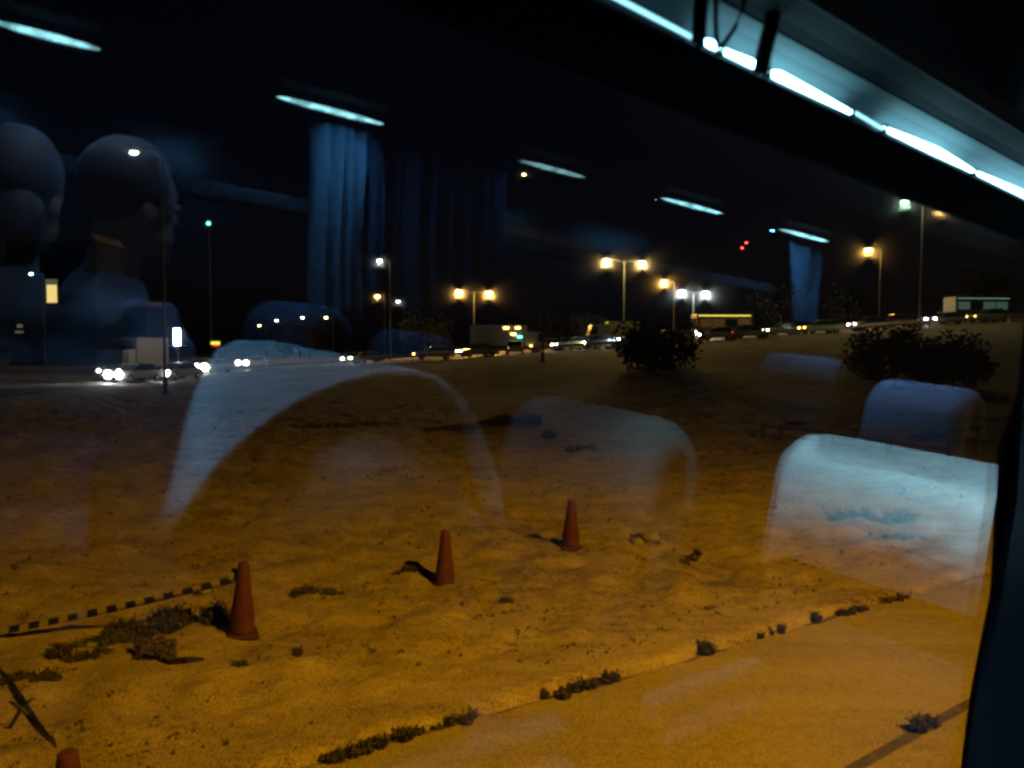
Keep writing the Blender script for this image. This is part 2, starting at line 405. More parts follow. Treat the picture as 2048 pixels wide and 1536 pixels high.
for k in range(41):
    q = k / 40
    px = 478 + (-60 - 478) * q
    py = 1156 + (1274 - 1156) * q + 6 * math.sin(math.pi * q)
    p = atY(px, py, c1.y - 0.22 * q); pts.append(p)
pts[0] = topc1 + Vector((-.06, 0, 0))
tape('hazard_tape', 'black and yellow hazard tape running left from the nearest cone', pts, .075)
# dark tape from the corner cone
pts = []
for k in range(21):
    q = k / 20
    px = 112 + (-40 - 112) * q; py = 1488 + (1300 - 1488) * q + 8 * math.sin(q * 7)
    pts.append(atY(px, py, 4.75 + .9 * q))
o = tape('hazard_tape', 'dark twisted tape rising from the corner cone to the left edge', pts, .055, 5, 2, (.03, .025, .02, 1))
p0 = atY(42, 1418, 5.05)
bm = B()
for k, (dx, dz) in enumerate(((-.14, -.14), (-.10, .03), (.07, .05), (.05, -.05))):
    tube(bm, [p0, p0 + Vector((dx * .6, .02, dz * .9)), p0 + Vector((dx, .04, dz))], [.014, .012, .004], 6)
ell(bm, p0, (.024, .02, .022), 8)
tag(obj('tape_knot', bm, mat('black tape', (.02, .018, .018), .5), None, True), 'black knot of tape with loose ends at the left edge', 'tape knot')

# ------------------------------------------------------------------ weeds, shrubs, rubble
weed_m = mat('dark dry weed', (.05, .035, .02), .8, var=.6, scale=20)
weed2_m = mat('grey green weed', (.065, .055, .04), .8, var=.5, scale=20)
stone_m = mat('dusty stone', (.2, .17, .14), .9, var=.4, scale=9, bump=.5)
def tuft(bm, cx, cy, r, h, n, rnd, z=0, leafy=.5):
    for k in range(n):
        a = rnd.uniform(0, 6.283); rr = r * math.sqrt(rnd.random()); x = cx + rr * math.cos(a); y = cy + rr * math.sin(a)
        hh = h * rnd.uniform(.35, 1) * (1 - .4 * rr / max(r, .01)); b = rnd.uniform(0, 6.283); lean = hh * rnd.uniform(.1, .8)
        wd = rnd.uniform(.006, .014) * (1 + h)
        s = Vector((math.cos(b + 1.57), math.sin(b + 1.57), 0)) * wd; t = Vector((math.cos(b), math.sin(b), 0))
        p0 = Vector((x, y, z - .02)); p1 = p0 + Vector((0, 0, hh * .6)) + t * lean * .35; p2 = p0 + Vector((0, 0, hh)) + t * lean
        v = [bm.verts.new(q) for q in (p0 - s, p0 + s, p1 + s, p1 - s, p2)]
        bm.faces.new(v[:4]); bm.faces.new((v[3], v[2], v[4]))
        if rnd.random() < leafy:
            for e in range(3):
                q = p0.lerp(p2, rnd.uniform(.3, 1)); d = Vector((rnd.uniform(-1, 1), rnd.uniform(-1, 1), rnd.uniform(-.3, 1))).normalized() * rnd.uniform(.015, .04) * (1 + h); e2 = d.orthogonal().normalized() * .008 * (1 + h)
                bm.faces.new([bm.verts.new(z_) for z_ in (q, q + d * .5 + e2, q + d, q + d * .5 - e2)])
def weed(name, label, cat, p, spread, r, h, n, m=weed_m, seed=1, group=None, ang=KANG):
    rnd = random.Random(seed); bm = B(); h *= 1.15 if group == GK else 1.0; n = int(n * .85); nb = max(1, int(spread / max(r * .8, .04)))
    for k in range(nb):
        q = (k / (nb - 1) - .5) * spread if nb > 1 else 0
        x, y = q * math.cos(ang) + rnd.uniform(-.03, .03), q * math.sin(ang) + rnd.uniform(-.05, .05)
        tuft(bm, x, y, r * rnd.uniform(.6, 1.1), h * rnd.uniform(.45, 1.1), int(n / nb), rnd, HT(p.x + x, p.y + y) - HT(p.x, p.y))
    o = obj(name, bm, m); o.location = on(p) if kside(p.x, p.y) > .17 else Vector((p.x, p.y, -.07)); return tag(o, label, cat, group)
GK = 'weeds growing along the kerb'
for i, (px, py, sp, r, h, n, lb) in enumerate((
    (735, 1512, .42, .07, .12, 420, 'long low weed clump on the kerb nearest the bottom edge'),
    (852, 1480, .13, .08, .15, 300, 'bushy weed clump on the kerb, second from the bottom'),
    (912, 1458, .10, .045, .07, 120, 'small thin weed between two bushier kerb weeds'),
    (965, 1452, .22, .06, .11, 260, 'dense flat weed clump on the kerb left of its bare stretch'),
    (1130, 1402, .08, .05, .07, 220, 'small weed at the start of the long kerb weed strip'),
    (1215, 1375, .66, .07, .12, 800, 'longest strip of weeds on the kerb, at its middle'),
    (1463, 1310, .06, .10, .19, 300, 'tall round weed with a pointed tuft on the kerb'),
    (1572, 1280, .08, .05, .12, 160, 'left weed of a close pair on the kerb'),
    (1605, 1270, .14, .06, .15, 220, 'right weed of a close pair on the kerb'),
    (1681, 1246, .04, .07, .16, 240, 'lone dark compact weed on the kerb'),
    (1752, 1226, .42, .05, .09, 260, 'low broken weed strip on the kerb right of the lone weed'),
    (1850, 1200, .5, .06, .13, 360, 'furthest weed strip on the kerb beneath the reflected white seat cover'))):
    q = G(px, py); q = Vector((q.x, q.y, 0)); q -= KN * (kside(q.x, q.y) + .13)
    weed('weed', lb, 'weed', q, sp, r, h, n, weed_m, 10 + i, GK)
weed('weed', 'dark weed on the pavement beside the gutter at lower right', 'weed', G(1850, 1460, -.09), .12, .07, .17, 240, weed_m, 60)
GF = 'shrubs and weeds standing in the field'
for i, (px, py, sp, r, h, n, m, lb) in enumerate((
    (390, 1240, .45, .2, .34, 900, weed2_m, 'grey green shrub just left of the nearest cone'),
    (300, 1262, .5, .2, .22, 700, weed_m, 'dark spreading weed below the hazard tape'),
    (215, 1290, .5, .13, .16, 520, weed2_m, 'brown weed patch under the dashes of hazard tape'),
    (150, 1318, .35, .12, .14, 360, weed_m, 'small weed patch between the tape and the dark clump'),
    (60, 1362, .26, .14, .18, 420, weed_m, 'dark clump near the left edge above the twisted tape'),
    (475, 1345, .12, .08, .1, 120, weed_m, 'tiny weed below the nearest cone'),
    (590, 1335, .05, .06, .09, 100, weed_m, 'lone tiny weed right of and below the nearest cone'),
    (640, 1185, .4, .12, .12, 480, weed2_m, 'thin weed between the nearest and the middle cone'),
    (810, 1142, .25, .08, .12, 160, weed_m, 'flat weed in the shadow of the middle cone'),
    (1015, 1200, .08, .1, .16, 160, weed2_m, 'short upright weed right of the middle cone'),
    (1290, 1070, .35, .12, .16, 380, weed_m, 'dark debris and weed around the pale angular stone'),
    (1380, 1120, .3, .08, .16, 160, weed2_m, 'dry bent weed right of the rubble'),
    (1745, 1042, 1.0, .28, .30, 900, weed_m, 'dark weed patch behind the reflected white seat cover, upper'),
    (1815, 1082, .5, .15, .14, 400, weed2_m, 'weed patch behind the reflected white seat cover, lower right'),
    (1800, 985, .2, .12, .26, 200, weed_m, 'single dark tuft behind the reflected cover above the weed patch'),
    (1095, 880, .3, .3, .85, 700, weed_m, 'dark upright shrub in mid field left of the reflected aisle seat'),
    (1020, 850, 1.6, .5, .7, 1100, weed_m, 'wide dark shrub in mid field right of the large reflected arch'),
    (905, 860, 1.6, .5, .45, 800, weed2_m, 'low shrub in mid field crossed by the reflected arch'),
    (1160, 900, .6, .2, .35, 260, weed_m, 'small dark tuft right of the upright mid field shrub'),
    (700, 850, 3.0, .5, .3, 600, weed2_m, 'low straggling scrub under the peak of the reflected arch'))):
    weed('shrub' if h > .25 else 'weed', lb, 'shrub' if h > .25 else 'weed', G(px, py), sp, r, h, n, m, 100 + i, GF, ang=.3 * (i % 3))
# fallen branch
p = on(G(330, 1330)); bm = B()
bp = [G(280, 1322), G(310, 1318), G(345, 1332), G(378, 1345), G(408, 1348)]
tube(bm, [on(q) - p + Vector((0, 0, .04 + .03 * (k == 1))) for k, q in enumerate(bp)], [.05, .055, .04, .03, .012], 8)
rnd = random.Random(5)
for k in range(26):
    q = on(G(rnd.uniform(280, 350), rnd.uniform(1300, 1332))) - p; d = Vector((rnd.uniform(-1, 1), rnd.uniform(-1, 1), rnd.uniform(.1, .9))) * .14
    tube(bm, [q, q + d * .6, q + d + Vector((0, 0, -.02))], [.013, .009, .003], 5)
for k in range(160):
    q = on(G(rnd.uniform(275, 350), rnd.uniform(1298, 1336))) - p + Vector((0, 0, rnd.uniform(0, .13))); d = Vector((rnd.uniform(-1, 1), rnd.uniform(-1, 1), rnd.uniform(-.4, .6))) * .05; e = d.orthogonal() * .35
    bm.faces.new([bm.verts.new(z_) for z_ in (q - d, q + e, q + d, q - e)])
o = obj('fallen_branch', bm, mat('dark bark', (.05, .035, .025), .9, var=.5, scale=20)); o.location = p
tag(o, 'dark fallen branch with leaves lying on the dirt below the nearest cone', 'branch')
def rock(bm, c, r, seed):
    q = bmesh.ops.create_icosphere(bm, subdivisions=2, radius=1)
    for v in q['verts']:
        v.co *= 1 + .35 * noise.noise(v.co * 1.3 + Vector((seed * 7.1, 0, 0)))
        v.co = Vector((v.co.x * r[0], v.co.y * r[1], v.co.z * r[2])) + Vector(c)
GR = 'stones lying on the dirt'
for i, (px, py, r, lb) in enumerate(((1302, 1078, .17, 'pale angular stone on the rubble right of the furthest cone'), (1274, 1090, .12, 'small dark edged stone at the left of the pale one'), (1322, 1092, .06, 'smallest stone at the right of the pale angular one'),
                                     (655, 1195, .05, 'little stone near the thin weed between the cones'), (700, 1130, .06, 'little stone behind the gap between nearest and middle cone'),
                                     (410, 1190, .09, 'greyish stone behind the grey green shrub'), (355, 1255, .07, 'grey stone in front of the grey green shrub'), (180, 1300, .07, 'pale stone under the hazard tape at left'),
                                     (1690, 1110, .05, 'small stone behind the lower edge of the reflected white cover'))):
    bm = B(); rock(bm, (0, 0, 0), (r, r * .8, r * .6), i); o = obj('stone', bm, stone_m, None, True); q = on(G(px, py)); o.location = q + Vector((0, 0, r * .25)); tag(o, lb, 'stone', GR)
# loose litter of twigs and dead grass over the field: nobody could count it
rnd = random.Random(77); bm = B()
for k in range(5200):
    v = 0.25 + 32 * rnd.random() ** 1.9; u = rnd.uniform(-14, 34)
    p = K0 + KD * u + KN * v
    if p.y < 3 or noise.noise((p.x * .5, p.y * .5, 9)) < -.05: continue
    z = HT(p.x, p.y)
    tuft(bm, p.x, p.y, rnd.choice((.04, .06, .14)), rnd.uniform(.02, .08) * (1 + v * .03), rnd.randint(3, 7), rnd, z, .3)
tag(obj('ground_cover', bm, weed_m), 'thin dead grass scattered over the dirt field', 'ground cover', kind='stuff')
rnd = random.Random(78); bm = B()
for k in range(500):
    v = 0.3 + 30 * rnd.random() ** 1.8; u = rnd.uniform(-14, 34); p = K0 + KD * u + KN * v
    if p.y < 3: continue
    r = rnd.uniform(.012, .035) * (1 + v * .03); q = bmesh.ops.create_icosphere(bm, subdivisions=1, radius=r)
    bmesh.ops.translate(bm, verts=q['verts'], vec=(p.x, p.y, HT(p.x, p.y) + r * .2))
tag(obj('gravel', bm, stone_m), 'loose pebbles scattered over the dirt field', 'gravel', kind='stuff')

# bushes and trees at the back
leaf_m = mat('night foliage', (.006, .007, .005), .7, var=.5, scale=3)
bark_m = mat('bark', (.08, .06, .045), .9, var=.4, scale=12)
def tree(name, label, cat, x, y, h, wd, trunk, seed, n=1500, group=None):
    rnd = random.Random(seed); z = HT(x, y); t = thing(name, label, cat, (x, y, z), 0, group)
    bm = B(); tube(bm, [(0, 0, -.2), (.05, 0, trunk), (0, .1, h * .6), (.1, 0, h * .85)], [.05 * h ** .7, .04 * h ** .7, .025 * h ** .7, .01], 8)
    for k in range(7):
        a = rnd.uniform(0, 6.28); q = rnd.uniform(.35, .75) * h
        tube(bm, [(0, 0, q * .8), (math.cos(a) * wd * .35, math.sin(a) * wd * .35, q), (math.cos(a) * wd * .42, math.sin(a) * wd * .42, q + .15 * h)], [.03 * h ** .6, .02 * h ** .5, .008], 6)
    obj('trunk', bm, bark_m, t)
    cl = [(rnd.uniform(-.36, .36) * wd, rnd.uniform(-.36, .36) * wd, trunk + (h - trunk) * rnd.uniform(.2, .85), rnd.uniform(.14, .3) * wd) for k in range(14)]
    bm = B()
    for k in range(n):
        c = rnd.choice(cl); d = Vector((rnd.gauss(0, 1), rnd.gauss(0, 1), rnd.gauss(0, .8))).normalized() * c[3] * rnd.uniform(.5, 1.05)
        p = Vector(c[:3]) + d; p.z = max(p.z, .05); e = Vector((rnd.uniform(-1, 1), rnd.uniform(-1, 1), rnd.uniform(-1, 1))).normalized() * .035 * (wd + 2); f = e.orthogonal().normalized() * e.length * .5
        bm.faces.new([bm.verts.new(q_) for q_ in (p - e, p + f, p + e, p - f)])
    obj('crown', bm, leaf_m, t)
GB = 'dark bushes in front of the raised road'
for i, (px, Y, h, wd, lb) in enumerate(((1310, 62, 2.6, 6.0, 'round black bush right of the brightest white headlight'), (1765, 55, 3.0, 4.0, 'dark bush below the far right road, furthest left there'),
                                       (1830, 52, 2.7, 5.5, 'largest black bush below the far right road'), (1905, 50, 2.6, 4.5, 'black bush nearest the dark window pillar'),
                                       
                                       )):
    x = (px - 1024) / F * Y; tree('bush', lb, 'bush', x, Y, h, wd, .25, 300 + i, 1600, GB)
GT = 'black trees behind the raised road'
for i, (px, Y, h, wd, lb) in enumerate(((850, 190, 9, 12, 'black tree behind the left end of the road'), (1090, 200, 8, 11, 'black tree behind the long grey truck'), (1180, 180, 6, 9, 'small black tree behind the yellow van'),
                                       (1560, 170, 8, 12, 'black tree behind the road right of the lit bus'), (1700, 160, 7, 10, 'black tree behind the orange lamp post'), (1960, 150, 8, 12, 'black tree behind the green white bus'),
                                       (600, 210, 9, 14, 'black tree behind the town lights'), (180, 160, 8, 12, 'black tree behind the left lane'))):
    x = (px - 1024) / F * Y; tree('tree', lb, 'tree', x, Y, h, wd, 2, 400 + i, 1400, GT)
# low rail fence on the right of the field
wood_m = mat('brown wooden rail', (.12, .055, .03), .8, var=.4, scale=8)
f0, f1 = on(G(1525, 878)), on(G(1900, 926)); t = thing('rail_fence', 'low brown rail fence behind the reflected white seat cover', 'fence', f0)
bm = B(); dv = f1 - f0
tube(bm, [Vector((0, 0, .42)), dv * .3 + Vector((0, 0, .47)), dv * .65 + Vector((0, 0, .40)), dv + Vector((0, 0, .42))], .035, 8); obj('rail', bm, wood_m, t)
bm = B(); tube(bm, [Vector((0, 0, .2)), dv * .4 + Vector((0, 0, .16)), dv + Vector((0, 0, .2))], .022, 8); obj('rail', bm, wood_m, t)
for k in (0, .12, .42, .72, 1):
    q = dv * k; bm = B(); box(bm, q.x - .06, q.x + .06, q.y - .06, q.y + .06, -.4, q.z + .55, .01); obj('post', bm, wood_m, t)

# ------------------------------------------------------------------ guard rail on the raised road
rail_m = mat('steel rail', (.42, .41, .36), .45, .5, var=.3)
t = thing('guard_rail', 'steel guard rail along the near edge of the raised road', 'guard rail', (-30, 83.2, 0))
bm = B(); prev = None
for k in range(0, 70):
    x = -30 + k * 2; z = HT(x, 84); row = [bm.verts.new((x + 30, d, z + h)) for d, h in ((0, .5), (-.05, .57), (0, .64), (-.05, .72), (0, .8))]
    if prev:
        for j in range(4): bm.faces.new((prev[j], row[j], row[j + 1], prev[j + 1]))
    prev = row
o = obj('beam', bm, rail_m, t); md = o.modifiers.new('t', 'SOLIDIFY'); md.thickness = .01
for k in range(0, 35):
    x = -30 + k * 4; z = HT(x, 84); bm = B(); box(bm, x + 30 - .05, x + 30 + .05, .03, .13, z - .3, z + .75); obj('post', bm, rail_m, t)

# ------------------------------------------------------------------ vehicles
tyre_m = mat('tyre rubber', (.02, .02, .02), .8); vglass_m = mat('dark vehicle glass', (.02, .025, .03), .1); chrome_m = mat('wheel metal', (.5, .5, .5), .3, .8)
hl_m = lamp_mat('headlight', (1, .93, .75), 80); hlw_m = lamp_mat('bright headlight', (.95, .98, 1), 120); tl_m = lamp_mat('tail light', (1, .05, .03), 6); ind_m = lamp_mat('amber marker lamp', (1, .62, .12), 26); cyan_m = lamp_mat('cyan marker lamp', (.1, 1, .8), 14)
def wheel(t, x, y, r=.32, wd=.2):
    bm = B(); lathe(bm, [(r * .6, -wd / 2), (r * .93, -wd / 2), (r, -wd / 3), (r, wd / 3), (r * .93, wd / 2), (r * .6, wd / 2)], 20)
    bmesh.ops.rotate(bm, verts=bm.verts, matrix=Matrix.Rotation(math.pi / 2, 3, 'X')); bmesh.ops.translate(bm, verts=bm.verts, vec=(x, y, r)); w_ = obj('wheel', bm, tyre_m, t, False)
    bm = B(); lathe(bm, [(r * .2, -wd / 2 - .01), (r * .6, -wd / 2 + .01), (r * .6, wd / 2 - .01), (r * .2, wd / 2 + .01)], 16)
    bmesh.ops.rotate(bm, verts=bm.verts, matrix=Matrix.Rotation(math.pi / 2, 3, 'X')); bmesh.ops.translate(bm, verts=bm.verts, vec=(x, y, r)); obj('rim', bm, chrome_m, w_)
def lamps(t, L2, W2, z, m, sz=.13, name='headlight', xs=1):
    for sy in (-1, 1):
        bm = B(); ell(bm, (xs * L2, sy * (W2 - .25), z), (.06, sz, sz * .7), 12); obj(name, bm, m, t, True)
def car(label, x, y, rz, col, hm=None, group='cars and lorries on the raised road', sz=.13):
    t = thing('car', label, 'car', (x, y, HT(x, y) + .06), rz, group)
    pm = mat('car paint', col, .3, .2, var=.1)
    bm = B(); prism(bm, [(-2.1, .3), (2.1, .3), (2.15, .55), (2.0, .75), (1.1, .9), (-1.7, .95), (-2.1, .85), (-2.15, .5)], -.85, .85); bmesh.ops.bevel(bm, geom=[e for e in bm.edges], offset=.05, segments=2, affect='EDGES'); fixn(bm); obj('body', bm, pm, t, False)
    bm = B(); prism(bm, [(1.0, .9), (.35, 1.38), (-1.0, 1.42), (-1.7, .94)], -.72, .72); obj('cabin_windows', bm, vglass_m, t)
    bm = B(); prism(bm, [(.38, 1.385), (.3, 1.44), (-.95, 1.48), (-1.08, 1.42)], -.68, .68); obj('roof', bm, pm, t)
    for xx in (-1.3, 1.3):
        for yy in (-.8, .8): wheel(t, xx, yy)
    lamps(t, 2.12, .85, .62, hm or hl_m, sz * 1.25); lamps(t, -2.14, .85, .7, tl_m, .08, 'tail_light', 1)
    return t
def truck(label, x, y, rz, Lt, Ht, col, cab, kind='truck', marks=()):
    t = thing(kind, label, kind, (x, y, HT(x, y) + .06), rz, 'cars and lorries on the raised road')
    pm = mat('box side', col, .5, var=.25, scale=1.2); cm = mat('cab paint', cab, .4)
    bm = B(); box(bm, -Lt / 2, Lt / 2 - 2.1, -1.2, 1.2, 1.0, Ht, .05); obj('cargo_box', bm, pm, t)
    bm = B(); prism(bm, [(Lt / 2 - 2.0, .5), (Lt / 2, .5), (Lt / 2 + .05, 1.4), (Lt / 2 - .25, 2.5), (Lt / 2 - 2.0, 2.6)], -1.15, 1.15); obj('cab', bm, cm, t)
    bm = B(); prism(bm, [(Lt / 2 + .06, 1.45), (Lt / 2 - .2, 2.35), (Lt / 2 - .9, 2.35), (Lt / 2 - .9, 1.45)], -1.17, 1.17); obj('windscreen', bm, vglass_m, t)
    bm = B(); box(bm, -Lt / 2, Lt / 2 - 1.9, -.5, .5, .7, .96); obj('chassis', bm, tyre_m, t)
    for xx in (-Lt / 2 + 1, -Lt / 2 + 2.1, Lt / 2 - 1):
        for yy in (-1, 1): wheel(t, xx, yy, .48, .3)
    lamps(t, Lt / 2 + .05, 1.15, .8, hl_m, .14)
    for (xx, zz, mm) in marks:
        bm = B(); box(bm, xx - .25, xx + .25, -1.26, -1.203, zz - .07, zz + .07); obj('marker_lamp', bm, mm, t)
    return t
def rx(px, Y): return (px - 1024) / F * Y
near, far = 87, 94
truck('long pale grey truck under the double orange lamp post', rx(1015, far), far, R(3), 8.5, 3.3, (.45, .42, .38), (.4, .35, .3), marks=((-.2, 3.0, ind_m), (1.1, 3.0, ind_m), (.6, 2.3, ind_m), (1.3, 2.0, cyan_m)))
truck('yellow box van left of the brightest headlight', rx(1225, far), far, R(183), 5.6, 2.9, (.65, .52, .08), (.4, .35, .2), 'van')
car('small dark car at the left end of the road with two close headlights', rx(955, near), near, R(205), (.1, .1, .1), sz=.1)
car('dark car with two small even headlights under the long truck', rx(1030, near), near, R(268), (.12, .1, .1), sz=.1)
car('pale car with amber sheen left of the bright headlight', rx(1145, near), near, R(200), (.4, .36, .25), sz=.11)
car('dark car with bright white headlights under the yellow van', rx(1200, near), near, R(200), (.15, .14, .12), hlw_m, sz=.15)
car('dark car with the brightest white headlights', rx(1268, near), near, R(200), (.12, .12, .12), hlw_m, sz=.2)
car('olive car right of the round black bush', rx(1330, near), near, R(188), (.3, .3, .1), sz=.1)
car('white car partly behind the lamp post beside the lit bus', rx(1345, far), far, R(200), (.55, .55, .5), sz=.13)
car('green gold saloon in front of the lit bus', rx(1435, near), near, R(183), (.4, .42, .12), sz=.12)
car('rust coloured car behind the green gold saloon', rx(1500, near), near, R(3), (.4, .15, .07), sz=.08)
car('dark car with one white headlight at the right bush', rx(1738, near), near, R(190), (.1, .1, .1), sz=.1)
car('grey car with cold white headlights at far right', rx(1885, far), far, R(205), (.25, .27, .3), hlw_m, sz=.13)
car('dark people carrier with a red tail light at right', rx(1800, 90), 90, R(0), (.18, .1, .1), tl_m, sz=.12)
car('yellowish saloon alone near the left end of the raised road', rx(868, near), near, R(190), (.5, .42, .08), ind_m, sz=.09)
car('amber car behind the long truck, to its right', rx(1095, far), far, R(195), (.5, .35, .1), ind_m, sz=.13)
car('pale car between the long truck and the yellow van', rx(1128, 98), 98, R(180), (.55, .5, .35), sz=.1)
car('golden car in front of the yellow van', rx(1168, near), near, R(186), (.5, .42, .1), hl_m, sz=.14)
car('dim car right of the rust coloured one', rx(1565, far), far, R(188), (.3, .28, .2), hl_m, sz=.07)
car('olive yellow car near the furthest right bush, tail lamps lit amber', rx(1640, near), near, R(188), (.4, .42, .12), ind_m, sz=.11)
car('dark red car left of the people carrier', rx(1692, far), far, R(0), (.3, .05, .04), tl_m, sz=.1)
car('yellow car under the greenish white bus', rx(1975, near), near, R(190), (.5, .5, .12), ind_m, sz=.07)
def bus(label, x, y, rz, Lt, col, lit, litm):
    t = thing('bus', label, 'bus', (x, y, HT(x, y) + .06), rz, 'cars and lorries on the raised road')
    pm = mat('bus paint', col, .4, var=.15)
    bm = B(); box(bm, -Lt / 2, Lt / 2, -1.25, 1.25, .4, 3.0, .12); obj('body', bm, pm, t)
    n = int(Lt / 1.5)
    for k in range(n):
        x0 = -Lt / 2 + .3 + k * (Lt - .6) / n
        for sy in (-1, 1):
            bm = B(); box(bm, x0, x0 + (Lt - .6) / n - .12, sy * 1.262 - .01, sy * 1.262 + .01, 1.45, 2.35); obj('window', bm, litm if k % 3 != 1 else vglass_m, t)
    bm = B(); box(bm, Lt / 2 - .02, Lt / 2 + .02, -1.05, 1.05, 1.2, 2.5, .01); obj('windscreen', bm, vglass_m, t)
    for sy in (-1, 1):
        bm = B(); box(bm, -Lt / 2 + .2, Lt / 2 - .2, sy * 1.27 - .015, sy * 1.27 + .015, 2.72, 2.8); obj('light_strip', bm, lit, t)
    for xx in (-Lt / 2 + 1.5, Lt / 2 - 1.5):
        for yy in (-1.1, 1.1): wheel(t, xx, yy, .48, .3)
    lamps(t, Lt / 2 + .02, 1.2, .8, hl_m, .14); return t
bus('dark bus with a thin yellow light line along its roof', rx(1442, 98), 98, R(183), 6.6, (.2, .12, .06), lamp_mat('yellow strip', (1, .85, .1), 2.5), mat('brownish lit pane', (.2, .1, .03), .4, emit=(1, .5, .1), es=.05))
bus('greenish white lit bus near the dark window pillar', rx(1950, 100), 100, R(6), 7.0, (.10, .13, .115), lamp_mat('green strip', (.5, 1, .7), .5), lamp_mat('green white pane', (.55, 1, .8), .10))
# vehicles and lit town on the left
truck('tall pale box truck with bright headlights on the left lane', rx(268, 72), 72, R(262), 7, 3.6, (.05, .055, .06), (.03, .03, .035))
car('white car with dazzling headlights in front of the pale box truck', rx(272, 66), 66, R(245), (.3, .3, .3), hlw_m, sz=.34)
car('car with dazzling headlights right of the pale box truck', rx(357, 70), 70, R(250), (.2, .2, .2), hlw_m, sz=.27)
car('left car of the bright queue behind the reflected seat cover', rx(395, 92), 92, R(245), (.2, .2, .2), hlw_m, sz=.3)
car('right car of the bright queue behind the reflected seat cover', rx(428, 88), 88, R(250), (.2, .2, .2), hlw_m, sz=.38)
car('small car beyond the reflected seat cover with pale headlights', rx(505, 110), 110, R(250), (.2, .2, .2), hl_m, sz=.3)
car('dim car far along the road left of the embankment', rx(710, 110), 110, R(250), (.2, .2, .1), hl_m, sz=.16)
car('dim yellowish car just right of another at the foot of the curtain', rx(735, 104), 104, R(200), (.3, .25, .1), hl_m, sz=.14)
# buildings
bw_m = mat('dark rendered wall', (.006, .006, .006), .9, var=.3, scale=.6); bw_m.node_tree.nodes['Principled BSDF'].inputs['Specular IOR Level'].default_value = 0; roof_m = mat('dark roof', (.05, .045, .04), .9)
def house(label, px, Y, wd, h, wins, cat='building', group='dark buildings on the skyline', name='building'):
    x = rx(px, Y); z = HT(x, Y); t = thing(name, label, cat, (x, Y, z), 0, group)
    bm = B(); box(bm, -wd / 2, wd / 2, 0, 8, -.5, h); obj('wall', bm, bw_m, t)
    bm = B(); prism(bm, [(-wd / 2 - .3, h), (wd / 2 + .3, h), (wd / 2 - .6, h + 1.1), (-wd / 2 + .6, h + 1.1)], -.3, 8.3); obj('roof', bm, roof_m, t)
    for (wx, wz, ww, wh, m) in wins:
        bm = B(); box(bm, wx - ww / 2 - .08, wx + ww / 2 + .08, -.06, .02, wz - wh / 2 - .08, wz + wh / 2 + .08); f = obj('window', bm, roof_m, t)
        bm = B(); box(bm, wx - ww / 2, wx + ww / 2, -.09, -.062, wz - wh / 2, wz + wh / 2); obj('pane', bm, m, f)
    return t
wy = lamp_mat('warm lit window', (1, .72, .22), 1.1); wd_ = lamp_mat('dim lit window', (.6, .5, .35), .18); ws = lamp_mat('white lit sign', (.85, 1, 1), 30)
Y = 120
def pz(py, Y, px): x = rx(px, Y); return 3 + (690 - py) / F * Y - HT(x, Y)
house('dark tower block with one yellow lit window at left', 108, Y, 13, 18, [(0, pz(588, Y, 108), 1.5, 2.6, wy), (0, pz(564, Y, 108), 1.7, .7, wd_), (-4.8, pz(652, Y, 108), .8, .5, wd_), (-4.9, pz(664, Y, 108), 1.2, .3, wd_)])
house('dark low block with one tiny yellow window', 228, 150, 12, 10, [(0, pz(635, 150, 228), .5, .5, wy)])
def lit_sign(label, px, py, Y, ww, wh, m, cat='sign', m2=None):
    x = rx(px, Y); z = 3 + (690 - py) / F * Y; g = HT(x, Y); t = thing('lit_sign', label, cat, (x, Y, g))
    bm = B(); tube(bm, [(0, .1, -.2), (0, .1, z - g + wh / 2)], .12, 8); obj('post', bm, pole_m, t)
    bm = B(); box(bm, -ww / 2 - .06, ww / 2 + .06, -.1, .06, z - g - wh / 2 - .06, z - g + wh / 2 + .06, .02); obj('housing', bm, roof_m, t)
    bm = B(); box(bm, -ww / 2, ww / 2, -.16, -.1, z - g - wh / 2 + (wh * .4 if m2 else 0), z - g + wh / 2, .015); obj('lit_panel', bm, m, t)
    if m2:
        bm = B(); box(bm, -ww / 2 + .3, ww / 2 - .1, -.16, -.1, z - g - wh / 2, z - g - wh / 2 + wh * .4, .01); obj('lit_panel', bm, m2, t)
lit_sign('tall upright brilliant white lit sign left of the reflected seat cover', 356, 674, 100, .75, 2.0, ws)
lit_sign('small sign lit yellow above red at the top corner of the reflected seat cover', 432, 688, 120, 1.3, .7, lamp_mat('sign yellow', (1, .7, .05), 2.0), m2=lamp_mat('sign red', (1, .04, .05), 1.3))
# aircraft warning lights on a mast, green signal
x = rx(1486, 260); t = thing('mast', 'slim lattice mast with two red warning lights', 'mast', (x, 260, HT(x, 260)))
bm = B(); hh = 3 + (690 - 488) / F * 260 - HT(x, 260)
for dx, dy in ((-.7, 0), (.7, 0), (0, 1)): tube(bm, [(dx, dy, 0), (dx * .3, dy * .3, hh)], .06, 5)
for k in range(12): tube(bm, [(-.7 + k * .03, 0, k * hh / 12), (.7 - k * .05, 0, (k + 1) * hh / 12)], .035, 4)
obj('lattice', bm, roof_m, t)
bm = B(); ell(bm, (.5, -.2, hh + .1), (.42, .3, .24)); obj('warning_light', bm, em['red'], t)
bm = B(); ell(bm, (-.8, -.2, hh - 1.5), (.34, .3, .3)); obj('warning_light', bm, em['red'], t)
x = rx(422, 120); t = thing('signal_post', 'thin post with one small green light under the curtain line', 'signal', (x, 120, HT(x, 120)))
hh = 3 + (690 - 449) / F * 120; bm = B(); tube(bm, [(0, .2, 0), (0, .2, hh)], .08, 6); obj('post', bm, roof_m, t)
bm = B(); box(bm, -.3, .3, 0, .3, hh - .5, hh + .5, .04); obj('housing', bm, roof_m, t)
